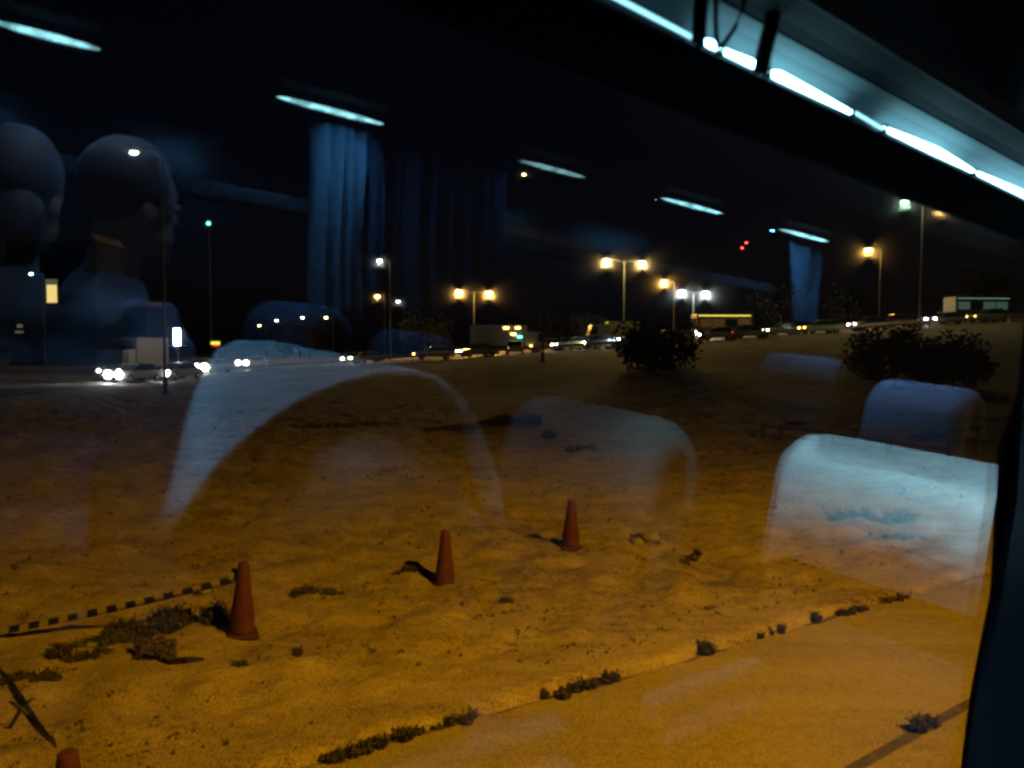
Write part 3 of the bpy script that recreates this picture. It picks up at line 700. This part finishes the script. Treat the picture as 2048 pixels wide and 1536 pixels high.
bm = B(); ell(bm, (0, -.05, hh), (.26, .1, .22)); obj('green_light', bm, em['dimgreen'], t)

# ================================================================== the coach we sit in
coach = thing('coach', 'dark coach interior with a large side window and lit coves', 'coach', mx=BUS)
black_m = mat('black rubber window trim', (.003, .0035, .006), .8, var=.3, scale=20); black_m.node_tree.nodes['Principled BSDF'].inputs['Specular IOR Level'].default_value = .1
wall_m = mat('dark coach lining', (.008, .009, .012), .85, var=.3, scale=14, bump=.2); wall_m.node_tree.nodes['Principled BSDF'].inputs['Specular IOR Level'].default_value = .1
panel_m = mat('grey moulded panel', (.16, .17, .19), .6, var=.2, scale=10, bump=.05)
floor_m = mat('dark coach floor', (.03, .03, .035), .6, var=.4, scale=30)
INV = BUS.inverted()
U0, U1 = -3.5, 5.3; SF = DG * 2 + 2.0            # far wall depth s
WT, WB = .70, -1.25                                # ceiling and floor heights
def cbox(name, x0, x1, s0, s1, z0, z1, m, bev=0, parent=coach):
    bm = B(); box(bm, x0, x1, -s1, -s0, z0, z1, bev); return obj(name, bm, m, parent)
SN = DG + .02                                      # inner face of near wall
cbox('floor', U0, U1, SN + .0, SF + .1, WB - .06, WB, floor_m)
cbox('ceiling', U0, U1, SN - .1, SF + .1, WT, WT + .05, black_m)
cbox('end_wall', U0 - .05, U0 - .003, SN - .1, SF + .1, WB, WT, wall_m)
cbox('end_wall', U1 + .003, U1 + .05, SN - .1, SF + .1, WB, WT, wall_m)
# far side wall: below and above its windows, pillars between
cbox('far_wall', U0, U1, SF + .003, SF + .09, WB, -.32, wall_m)
lint = V(1550, 572, SF - .03)
cbox('far_wall', U0, U1, SF + .003, SF + .09, .62, WT, wall_m)
gm = glass_mat()
for k in range(6):
    u = U0 + k * 1.7
    cbox('far_pillar', u, u + .1, SF + .004, SF + .088, -.318, .618, wall_m)
cbox('far_window_glass', U0, U1, SF + .05, SF + .055, -.32, .62, mat('far window glass', (.01, .012, .016), .25))
# far luggage rack edge: a pale rail seen as a faint grey band
ra, rb = V(350, 352, 2.35), V(1550, 585, 2.35)
zr = (ra.z + rb.z) / 2
bm = B(); box(bm, -3.4, rb.x, -2.42, -2.34, zr - .03, zr + .025, .02)
o = obj('window_rail', bm, mat('grey anodised rail', (.015, .013, .012), .9, var=.2), coach)
# near side: wall under the glass and pillar, in the glass frame
def gobj(name, bm, m, parent=coach, smooth=False):
    bmesh.ops.transform(bm, matrix=INV @ GLS, verts=bm.verts); return obj(name, bm, m, parent, smooth)
def gbox(name, u0, u1, v0, v1, w0, w1, m, bev=0):
    bm = B(); box(bm, u0, u1, v0, v1, w0, w1, bev); return gobj(name, bm, m)
lit = D(2048, 387, DG - .02); lit0 = D(1215, 0, DG - .02)
wS = (lit.z + lit0.z) / 2                             # height of the light strip line
gbot = -.62
gbox('window_glass', -1.6, 2.4, DG, DG + .006, gbot, wS + .10, gm)
gbox('near_wall', U0, U1, DG - .01, DG + .07, WB, gbot, wall_m, .01)
pR = D(2008, 1210, DG)                                # the pillar edge at the right
gbox('window_seal', -1.6, 2.4, DG - .012, DG - .002, gbot, gbot + .03, black_m)
# pillar with a softly curved edge (the rounded corner of the window surround)
bm = B(); prof = []
for (px, py) in ((2120, 560), (2052, 800), (2046, 900), (2040, 1000), (2024, 1100), (2010, 1190), (1990, 1290), (1972, 1400), (1957, 1500), (1950, 1560)):
    q = D(px, py, DG - .014); prof.append((q.x, q.z))
outer = [(3.2, prof[-1][1] - .3), (3.2, prof[0][1] + .6)]
prof = [(prof[0][0] + .05, prof[0][1] + .6)] + prof + [(prof[-1][0] - .05, prof[-1][1] - .3)]
prism(bm, prof + outer, DG - .011, DG - .003); fixn(bm); gobj('window_pillar', bm, black_m)
# printed black border on the glass, glossy: it carries the seat's reflection up to the pillar
bm = B(); pr = []
for (px, py) in ((2075, 560), (2052, 790), (2012, 900), (2003, 1100), (1998, 1190), (1978, 1290), (1957, 1400), (1944, 1500), (1938, 1560)):
    q = D(px, py, DG); pr.append((q.x, q.z))
prism(bm, [(pr[0][0], pr[0][1] + .5)] + pr + [(pr[-1][0] - .03, pr[-1][1] - .2), (2.39, pr[-1][1] - .2), (2.39, pr[0][1] + .5)], DG + .0075, DG + .010); fixn(bm)
gobj('printed_border', bm, mat('black glass print', (.004, .006, .01), .5))
# cove panel above the strip (seen directly) and the dark rack edge over it
edge = D(2048, 262, DG - .10)
bm = B(); zt = edge.z
pf = [(DG - .006, wS + .010), (DG - .02, wS + .019), (DG - .045, wS + .022), (DG - .075, wS + .016), (DG - .10, zt), (DG - .10, zt + .06), (DG - .004, zt + .06)]
prism(bm, pf, -1.6, 5.28, 'x'); fixn(bm); cove_m = mat('smoky moulded cove', (.002, .0045, .006), .8, var=.1, scale=12, bump=.03); cove_m.node_tree.nodes['Principled BSDF'].inputs['Specular IOR Level'].default_value = .05; gobj('cove_panel', bm, cove_m, smooth=False)
bm = B(); prism(bm, [(DG - .0062, wS + .003), (DG - .0062, wS + .0095), (DG - .02, wS + .0182), (DG - .034, wS + .020), (DG - .034, wS + .0195), (DG - .0205, wS + .0172), (DG - .0085, wS + .0095), (DG - .0085, wS + .003)], -1.6, 5.27, 'x'); fixn(bm)
gobj('reflector', bm, mat('added glow reflector', (.05, .075, .085), .8, var=.1, scale=20))  # added strip behind the tubes, strengthens their glow on the cove
gbox('rack_front', -1.6, 5.28, DG - .118, DG - .102, zt - .004, .66, black_m)
gbox('header_trim', -1.6, 3.2, DG - .030, DG - .026, wS - .052, wS - .0125, black_m)
# the light fittings in the cove: a thin tube with fat lens shaped diffusers
strip_col = (.30, .80, 1.0)
thin_m = lamp_mat('thin led tube', strip_col, 2); fat_m = lamp_mat('led diffuser', (.36, .85, 1.0), 20)
def cove_light(label, u0, u1, fat, peak=.3):
    t = thing('cove_light', label, 'strip light', mx=GLS, group='strip lights in the cove above the window'); 
    if fat:
        n = 24; bm = B(); rings = []
        for k in range(n + 1):
            q = k / n; r = .0013 + fat * (min(q / peak, (1 - q) / (1 - peak)) ** .8)
            rings.append((Vector((u0 + (u1 - u0) * q, DG - .018, wS + r * .9)), r))
        tube(bm, [p for p, r in rings], [r for p, r in rings], 12); obj('diffuser', bm, fat_m, t, True)
    else:
        bm = B(); tube(bm, [(u0, DG - .018, wS + .003), (u1, DG - .018, wS + .0005)], .0013, 8); obj('tube', bm, thin_m, t, True)
    bm = B(); box(bm, u0, u0 + .0008, DG - .021, DG - .014, wS - .003, wS + .004); obj('end_cap', bm, black_m, t)
    return t
def du(px):                                          # position along the strip for a pixel column
    t0, t1 = -2.0, 12.0
    def X(u):
        p = CR.transposed() @ (GLS @ Vector((u, DG - .018, wS)) - CAMP); return 1024 + F * p.x / -p.z if p.z < 0 else 1e6
    for _ in range(60):
        m_ = (t0 + t1) / 2
        if X(m_) < px: t0 = m_
        else: t1 = m_
    return t0
cove_light('thin dim strip light section furthest left above the window', du(1150), du(1392), 0)
cove_light('short bright strip light section between the left strap and the cord', du(1402), du(1436), .0010, .6)
cove_light('bright strip light section between the cord and the right strap', du(1440), du(1531), .0014, .8)
cove_light('long bright lens shaped strip light right of the right strap', du(1535), du(1700), .0018, .12)
cove_light('thin strip light between the two lens shaped lights', du(1702), du(1765), 0)
cove_light('bright lens shaped strip light further right above the window', du(1767), du(1945), .0022, .55)
cove_light('strip light nearest the window pillar at the right edge', du(1947), du(2150), .0028, .75)
# straps and cord hanging across the strip
strap_m = mat('black webbing', (.004, .004, .005), .9); strap_m.node_tree.nodes['Principled BSDF'].inputs['Specular IOR Level'].default_value = .05
def gpath(pxs, v): return [D(a, b, v) for a, b in pxs]
def strap(name, label, path, wpx, v, round_=False):
    pts = gpath(path, v); bm = B()
    tube(bm, pts, [wpx] * len(pts), 8)
    o = obj(name, bm, strap_m, None, True); o.matrix_world = GLS; return tag(o, label, 'strap' if not round_ else 'cord')
strap('strap', 'left black strap hanging over the strip light', [(1402, -90), (1404, -20), (1400, 30), (1397, 84)], .0042, DG - .045)
strap('strap', 'right thick black strap hanging over the strip light', [(1565, -90), (1550, 0), (1540, 60), (1527, 110), (1522, 143)], .0050, DG - .045)
strap('cord', 'thin looped black cord between the two straps', [(1438, -90), (1432, 0), (1431, 40), (1433, 75), (1437, 97), (1450, 85), (1470, 55), (1486, 15), (1500, -60)], .0015, DG - .045, True)

def fill_downlight(label, u, s_, power, aim=(0, 0, -1), col=(.35, .82, 1.0), cone=95):  # unseen ceiling spots, added to brighten the seat covers and passengers
    t = thing('fill_lamp', label, 'lamp', mx=BUS @ Matrix.Translation((u, -s_, WT - .004)), group='added fill lamps in the coach ceiling')
    bm = B(); lathe(bm, [(.034, -.012), (.04, -.010), (.042, 0), (.03, .002)], 20); obj('bezel', bm, black_m, t, True)
    bm = B(); lathe(bm, [(.002, -.017), (.022, -.015), (.026, -.0125), (.002, -.0122)], 20); obj('lens', bm, fill_lens_m, t, True)
    ld = bpy.data.lights.new('led', 'SPOT'); ld.energy = power; ld.color = col; ld.spot_size = R(cone); ld.spot_blend = .7; ld.shadow_soft_size = .02
    lo = bpy.data.objects.new('led', ld); C.objects.link(lo); lo.parent = t; lo.location = (0, 0, -.04); lo.rotation_euler = Vector(aim).to_track_quat('-Z', 'Y').to_euler()
fill_lens_m = lamp_mat('fill lamp lens', (.5, .9, 1.0), 15)
fill_downlight('added fill lamp above the window seat of the row ahead', .85, .60, 125, (.25, .12, -1), (.42, .85, 1.0), 72)
fill_downlight('added fill lamp above the nearest aisle seat', .2, .98, 42, (.25, 0, -1), (.12, .46, .85))
fill_downlight('added fill lamp above the person in the dark blue coat', V(300, 372, 1.75).x + .1, 1.62, 15, (-.2, 0, -1), (.4, .6, 1.0))
fill_downlight('added fill lamp above the person at the left edge', V(60, 355, 1.9).x + .05, 1.7, 13, (-.2, -.1, -1), (.4, .6, 1.0))
fill_downlight('added fill lamp above the seat further ahead', 3.7, 1.55, 16, (.1, 0, -1), (.45, .6, 1.0))
fill_downlight('added fill lamp behind the photographer', -.25, .55, 22, (.45, -.4, -1), (.5, .75, 1.0))
# ceiling lights over the far side, seen as a receding row of reflections
far_l = lamp_mat('ribbed diffuser', (.35, .9, 1.0), 16, 4)
far_l2 = lamp_mat('weak ribbed diffuser', (.45, .9, 1.0), 5, 2)
SL = 2.15
rows = ((-20, 55, 200, 107, 'nearest ceiling strip light cut by the left edge', far_l), (556, 197, 768, 248, 'second ceiling strip light above the bunched curtain', far_l), (1042, 320, 1170, 353, 'third ceiling strip light, the dimmest', far_l2),
        (1328, 395, 1446, 423, 'fourth ceiling strip light', far_l), (1562, 456, 1658, 477, 'fifth and furthest ceiling strip light over the small curtain', far_l))
zc = sum(V((a + c) / 2, (b + d_) / 2, SL - .038).z for a, b, c, d_, l, m in rows) / 5 - .002
for i, (a, b, c, d_, lb, m) in enumerate(rows):
    u0, u1 = V(a, b, SL - .038).x, V(c, d_, SL - .038).x
    t = thing('ceiling_light', lb, 'ceiling light', mx=BUS, group='ceiling strip lights along the far side of the coach')
    bm = B(); prism(bm, [(-SL - .03, zc + .03), (-SL + .03, zc + .03), (-SL + .03, zc + .008), (-SL - .03, zc + .008)], u0 - .03, u1 + .03, 'x'); fixn(bm); obj('housing', bm, black_m, t)
    n = 16; bm = B(); tube(bm, [(u0 + (u1 - u0) * k / n, -SL + .038, zc + .002) for k in range(n + 1)], [.0015 + .006 * math.sin(math.pi * min(1, max(0, k / n))) ** .5 for k in range(n + 1)], 10); obj('diffuser', bm, m, t, True)
    bm = B(); box(bm, u0 - .03, u1 + .03, -SL + .026, -SL + .029, zc - .014, zc + .007); obj('baffle', bm, black_m, t)  # added blade, hides the area lamp from the window reflection
    ld = bpy.data.lights.new('led', 'AREA'); ld.shape = 'RECTANGLE'; ld.size = max(.1, u1 - u0); ld.size_y = .012; ld.energy = (7, 10, 3, 3, 9)[i]; ld.color = (.10, .45, 1)
    lo = bpy.data.objects.new('led', ld); C.objects.link(lo); lo.parent = t; lo.matrix_parent_inverse = Matrix(); lo.location = ((u0 + u1) / 2, -SL, zc - .003); lo.rotation_euler = (R(0), 0, 0)
# the housing above: far luggage rack
cbox('luggage_rack', U0, U1, SL - .12, SF, zc + .035, zc + .075, wall_m, .01)

# seats
fab_m = mat('dark blue seat fabric', (.02, .025, .05), .9, var=.4, scale=40, bump=.2)
white_m = mat('white head rest cloth', (.78, .8, .82), .9, var=.06, scale=25, bump=.25)
plas_m = mat('grey seat plastic', (.06, .06, .065), .5)
def arch(T, drop, n=14, lean=.12):
    """profile in (u, w): back edge, round top, front edge; top at w = 0"""
    pts = []
    r = T / 2; hh = r * 1.0
    pts.append((-r - lean * drop * -1 * -1, -drop))
    for k in range(n + 1):
        a = math.pi - math.pi * k / n; pts.append((r * math.cos(a), -hh + hh * math.sin(a)))
    pts.append((r + .02 - lean * drop, -drop * .95))
    return pts
dim_cloth_m = mat('dimmed head rest cloth', (.12, .125, .13), .9, var=.1, scale=25, bump=.25)  # white cloth darkened to stand in for weaker light
dim_blue_m = mat('dimmed blue head rest cloth', (.03, .045, .075), .9, var=.1, scale=25, bump=.25)  # bluish dark copy of the cloth, weak light put into its colour
def seat(label, uc, s0, s1, wtop, T=.13, drop=.2, prof=None, lean=.1, cm=None, far=None):
    t = thing('passenger_seat', label, 'seat', mx=BUS @ Matrix.Translation((uc, -(s0 + s1) / 2, wtop)), group='coach seats with white head rest covers')
    pr = prof or arch(T, drop, lean=lean); n = len(pr); hw = (s1 - s0) / 2
    # outer shell of the cloth: extruded across the coach, corners rounded at both ends
    st = [(-hw, .55), (-hw + .008, .80), (-hw + .03, .95), (-hw + .06, 1.0), (0, 1.0), (hw - .06, 1.0), (hw - .03, .95), (hw - .008, .80), (hw, .55)]
    if prof: st = [(-hw, .97), (-hw + .02, .99), (0, 1), (hw - .01, 1.0), (hw, 1.0)]      # local y = +hw is the end nearest the window
    cu = sum(p[0] for p in pr) / n; lo_ = min(p[1] for p in pr)
    def ring(bm, y, k, off=0.0):
        return [bm.verts.new((cu + (a - cu) * (k - off * 6), hw - (hw - y) * (far[j] if far else 1), (b * 1.0 - (1 - k) * .12) - off)) for j, (a, b) in enumerate(pr)]
    bm = B(); rings = [ring(bm, y, k) for y, k in st]
    for i in range(len(rings) - 1):
        for j in range(n - 1): bm.faces.new((rings[i][j], rings[i][j + 1], rings[i + 1][j + 1], rings[i + 1][j]))
    o = obj('headrest_cover', bm, cm or white_m, t, True); md = o.modifiers.new('cloth', 'SOLIDIFY'); md.thickness = .008; md.offset = 1
    # upholstered back inside and below
    bm = B(); H2 = .74
    base = [(cu + (a - cu) * .9, b - .012) for a, b in pr]
    base = base[1:-1] if not prof else base
    full = [(base[0][0] - .0, -H2)] + base + [(base[-1][0] + .02, -H2)]
    prism(bm, full, -hw + .02, hw - .02); bmesh.ops.bevel(bm, geom=[e for e in bm.edges if e.calc_length() < .2], offset=.004, segments=1, affect='EDGES'); fixn(bm)
    obj('backrest', bm, fab_m, t, True)
    bm = B(); box(bm, .04, .52, -hw + .01, hw - .01, -H2 - .06, -H2 + .09, .04); obj('seat_cushion', bm, fab_m, t, True)
    for sy in (-1, 1):
        bm = B(); box(bm, .0, .36, sy * hw - .022, sy * hw + .022, -H2 + .2, -H2 + .25, .012); obj('armrest', bm, plas_m, t)
    bm = B(); box(bm, .05, .42, -hw + .1, hw - .1, WB - wtop, -H2 - .065, .01); obj('pedestal', bm, plas_m, t)
    return t
# big arch (near aisle seat)
SB = .80
ap = [(352, 1075), (395, 1003), (440, 943), (490, 890), (545, 843), (610, 803), (690, 770), (765, 754), (832, 752), (880, 768), (920, 805), (952, 856), (978, 925), (997, 1005), (1008, 1085)]
pp = [V(a, b, SB) for a, b in ap]; top = max(p.z for p in pp); uc = pp[7].x; fe = [min(1, max(.12, (SB * (a + 430) / 770 - SB) / (1.22 - SB))) if a < 830 else 1 for a, b in ap]
far_end = 1.22
seat('aisle seat whose white cover makes the large arch across the field', uc, SB, far_end, top, prof=[(p.x - uc, p.z - top) for p in pp], far=fe)
sb = bpy.data.objects['passenger_seat']; bm = B()
hp = [V(a, b, SB - .014) for a, b in ((590, 1120), (612, 990), (650, 905), (735, 868), (830, 885), (915, 960), (975, 1045), (1000, 1120))]
prism(bm, [(p.x - uc, p.z - top) for p in hp], (far_end - SB) / 2 + .001, (far_end - SB) / 2 + .012); bmesh.ops.bevel(bm, geom=[e for e in bm.edges], offset=.004, segments=2, affect='EDGES'); fixn(bm)
obj('side_patch', bm, mat('pale grey side patch', (.25, .25, .22), .9, var=.3, scale=9), sb, True)  # pale patch on the end of the backrest, inside the arch
# window and aisle seats of the row ahead
q = V(1635, 872, .73); seat('window seat with the brightest white cover beside the dark pillar', q.x, .372, .76, q.z, .12, .20)
q = V(1345, 848, .90); seat('aisle seat with a faint white cover in the middle', q.x, .88, 1.26, q.z, .16, .2, cm=dim_cloth_m)
q = V(1960, 783, 1.36); seat('seat further ahead with a pale lilac cover left of the pillar', q.x, 1.36, 1.78, q.z, .3, .33, cm=mat('lilac grey cloth', (.34, .33, .40), .9, var=.1, scale=25))
q = V(650, 618, 2.0); seat('far side seat with a small blue cover at the foot of the curtain', q.x, 1.95, 2.35, q.z, .16, .2, cm=dim_blue_m)
q = V(760, 638, 2.0); seat('far side seat with a dimmed cover right of the small blue one', q.x + .2, 1.95, 2.3, q.z - .04, .14, .2, cm=mat('darkened head rest cloth', (.03, .035, .05), .9))  # cloth darkened here too, dim light painted into the cover
q = V(1610, 712, 2.2); seat('most distant seat with a tiny pale cover under the road', q.x, 2.0, 2.4, q.z, .14, .12, cm=dim_cloth_m)

# curtains at the far windows
cur_m = mat('blue curtain cloth', (.14, .175, .20), .9, var=.25, scale=30, bump=.2)
def curtain(label, px0, px1, pyt, pyb, s, folds, m=cur_m, taper=0.0, amp=.03, seed=0):
    a = V((px0 + px1) / 2, pyt, s); b = V((px0 + px1) / 2, pyb, s); u0, u1 = V(px0, pyt, s).x, V(px1, pyt, s).x
    rnd = random.Random(seed); ph = [rnd.uniform(0, 6) for _ in range(4)]
    bm = B(); nx, nz = folds * 10, 18; g = {}
    for i in range(nx + 1):
        for j in range(nz + 1):
            q = i / nx; r = j / nz; k = 1 - taper * math.sin(min(1, r * 1.1) * math.pi / 2) ** 2; uc_ = (u0 + u1) / 2
            u = (b.x - a.x) * r + uc_ + (u0 + (u1 - u0) * q - uc_) * k + .006 * math.sin(r * 5 + ph[0])
            d = amp * math.sin(q * folds * 6.283 + ph[1] + .5 * math.sin(r * 3)) + amp * .4 * math.sin(q * folds * 15 + ph[2])
            g[i, j] = bm.verts.new((u, -s + d, a.z + (b.z - a.z) * r))
    for i in range(nx):
        for j in range(nz): bm.faces.new((g[i, j], g[i + 1, j], g[i + 1, j + 1], g[i, j + 1]))
    o = obj('curtain', bm, m, None, True); o.matrix_world = BUS; md = o.modifiers.new('t', 'SOLIDIFY'); md.thickness = .003
    return tag(o, label, 'curtain', 'curtains at the far windows')
SCU = 2.27
curtain('bunched blue curtain under the second ceiling strip light', 632, 728, 252, 640, SCU, 4, seed=1, amp=.045)
curtain('thin dark curtain fold just right of the bunched blue curtain', 735, 768, 262, 600, SCU, 1, mat('dark blue curtain', (.05, .085, .13), .9), seed=2, amp=.02)
curtain('wide nearly black curtain left of the centre', 800, 1010, 290, 640, SCU + .02, 6, mat('near black curtain', (.010, .017, .03), .9), seed=3)
curtain('narrow tied blue curtain under the furthest ceiling light', 1572, 1640, 478, 650, SCU, 2, seed=4, taper=.3, amp=.02)

# ------------------------------------------------------------------ people
skin_m = mat('skin', (.36, .22, .16), .55, var=.1, scale=30); hair_m = mat('greying hair', (.10, .10, .10), .6, var=.5, scale=60, stretch=(1, 1, 4))
coat_m = mat('dark blue coat', (.14, .18, .27), .85, var=.3, scale=25, bump=.2); coat2_m = mat('dark grey jumper', (.13, .15, .18), .9, var=.3, scale=25, bump=.2)
eye_m = mat('eye', (.5, .5, .5), .2); trou_m = mat('dark trousers', (.02, .022, .03), .9)
def person(label, loc, yaw, coatm, headtilt=0, hairlen=0, big=1.0):
    """seated figure; origin at the middle of the head, facing +x"""
    t = thing('person', label, 'person', mx=BUS @ Matrix.Translation(loc) @ Matrix.Rotation(yaw, 4, 'Z') @ Matrix.Scale(big, 4))
    def limb(bm, pts): tube(bm, [p for p, r in pts], [r for p, r in pts], 14)
    def bod(bm):
        ell(bm, (0, 0, .02), (.098, .076, .112), 24); ell(bm, (.035, 0, -.06), (.066, .058, .062), 20)       # skull, jaw
        tube(bm, [(.088, 0, .012), (.112, 0, -.028), (.09, 0, -.038)], [.010, .016, .010], 8)                 # nose
        ell(bm, (.092, 0, -.062), (.012, .026, .007), 10); ell(bm, (.09, 0, -.073), (.012, .022, .007), 10)     # lips
        ell(bm, (.082, 0, -.104), (.02, .022, .018), 10); ell(bm, (.085, 0, .036), (.017, .05, .010), 12)
        for s in (-1, 1): ell(bm, (-.005, s * .078, -.02), (.018, .009, .032), 10)
        limb(bm, [(Vector((-.015, 0, -.05)), .054), (Vector((-.03, 0, -.13)), .056), (Vector((-.045, 0, -.2)), .075)])
        ell(bm, (-.05, 0, -.26), (.09, .16, .075), 20)
        ell(bm, (-.045, 0, -.38), (.115, .165, .15), 20); ell(bm, (-.04, 0, -.55), (.11, .145, .16), 20); ell(bm, (-.02, 0, -.70), (.14, .17, .12), 20)
        for s in (-1, 1):
            limb(bm, [(Vector((-.05, s * .17, -.24)), .062), (Vector((-.04, s * .215, -.32)), .056), (Vector((-.01, s * .235, -.52)), .046), (Vector((.05, s * .22, -.56)), .043), (Vector((.27, s * .15, -.53)), .028)])
            ell(bm, (.31, s * .145, -.53), (.045, .038, .018), 12)
            for k in range(4):
                y = s * (.145 + (k - 1.5) * .018); ln = (.055, .066, .07, .058)[k]
                tube(bm, [(.345, y, -.528), (.345 + ln * .5, y, -.53), (.345 + ln, y, -.552)], [.0095, .009, .007], 8)
            tube(bm, [(.295, s * .115, -.53), (.32, s * .098, -.535), (.345, s * .093, -.54)], [.012, .010, .008], 8)
            limb(bm, [(Vector((-.02, s * .09, -.74)), .085), (Vector((.22, s * .11, -.73)), .074), (Vector((.42, s * .11, -.72)), .058), (Vector((.47, s * .11, -.80)), .055), (Vector((.46, s * .11, -.98)), .046), (Vector((.44, s * .11, -1.12)), .035)])
            ell(bm, (.50, s * .11, -1.15), (.12, .045, .04), 12)
    bm = B(); bod(bm); o = obj('body', bm, skin_m, t, True); md = o.modifiers.new('r', 'REMESH'); md.mode = 'VOXEL'; md.voxel_size = .008; md.use_smooth_shade = True
    sm_ = o.modifiers.new('s', 'SMOOTH'); sm_.iterations = 3
    # coat over torso and arms
    bm = B()
    ell(bm, (-.05, 0, -.265), (.105, .178, .085), 20); ell(bm, (-.045, 0, -.39), (.135, .185, .17), 20); ell(bm, (-.04, 0, -.56), (.13, .165, .18), 20); ell(bm, (-.02, 0, -.70), (.155, .185, .12), 20)
    tube(bm, [(-.035, 0, -.15), (-.045, 0, -.22)], [.068, .10], 16)
    for s in (-1, 1):
        tube(bm, [(-.05, s * .16, -.235), (-.045, s * .21, -.30), (-.01, s * .24, -.52), (.05, s * .222, -.57), (.24, s * .155, -.535)], [.075, .074, .062, .056, .04], 14)
    o = obj('coat', bm, coatm, t, True); md = o.modifiers.new('r', 'REMESH'); md.mode = 'VOXEL'; md.voxel_size = .010; md.use_smooth_shade = True; o.modifiers.new('s', 'SMOOTH').iterations = 6
    bm = B()
    for s in (-1, 1): tube(bm, [(-.03, s * .09, -.75), (.22, s * .11, -.735), (.42, s * .11, -.725), (.475, s * .11, -.80), (.465, s * .11, -1.08)], [.098, .086, .07, .066, .055], 14)
    ell(bm, (-.02, 0, -.76), (.15, .18, .10), 18)
    o = obj('trousers', bm, trou_m, t, True); md = o.modifiers.new('r', 'REMESH'); md.mode = 'VOXEL'; md.voxel_size = .012; md.use_smooth_shade = True
    bm = B(); ell(bm, (-.014, 0, .042), (.102, .086, .108), 24)
    if hairlen:
        ell(bm, (-.055, 0, -.06), (.06, .082, .12), 20)
    for v in bm.verts:
        if v.co.x > .055 and v.co.z < .085: v.co.x = .055
        v.co += v.normal * 0; v.co *= 1 + .03 * noise.noise(v.co * 28)
    obj('hair', bm, hair_m, t, True)
    for s in (-1, 1):
        bm = B(); ell(bm, (.087, s * .031, .012), (.011, .014, .008), 10); obj('eye', bm, eye_m, t, True)
    return t
p1 = V(262, 412, 1.75); person('person in a dark blue coat, the nearer reflected figure left of the curtain', p1, R(-15), coat_m, big=.9)
p2 = V(42, 392, 1.9); person('person in a dark jumper reflected at the left edge', p2, R(-50), coat2_m, hairlen=1, big=.92)

0 and print('DBG', zc, zt, wS, SF, K0, K1)
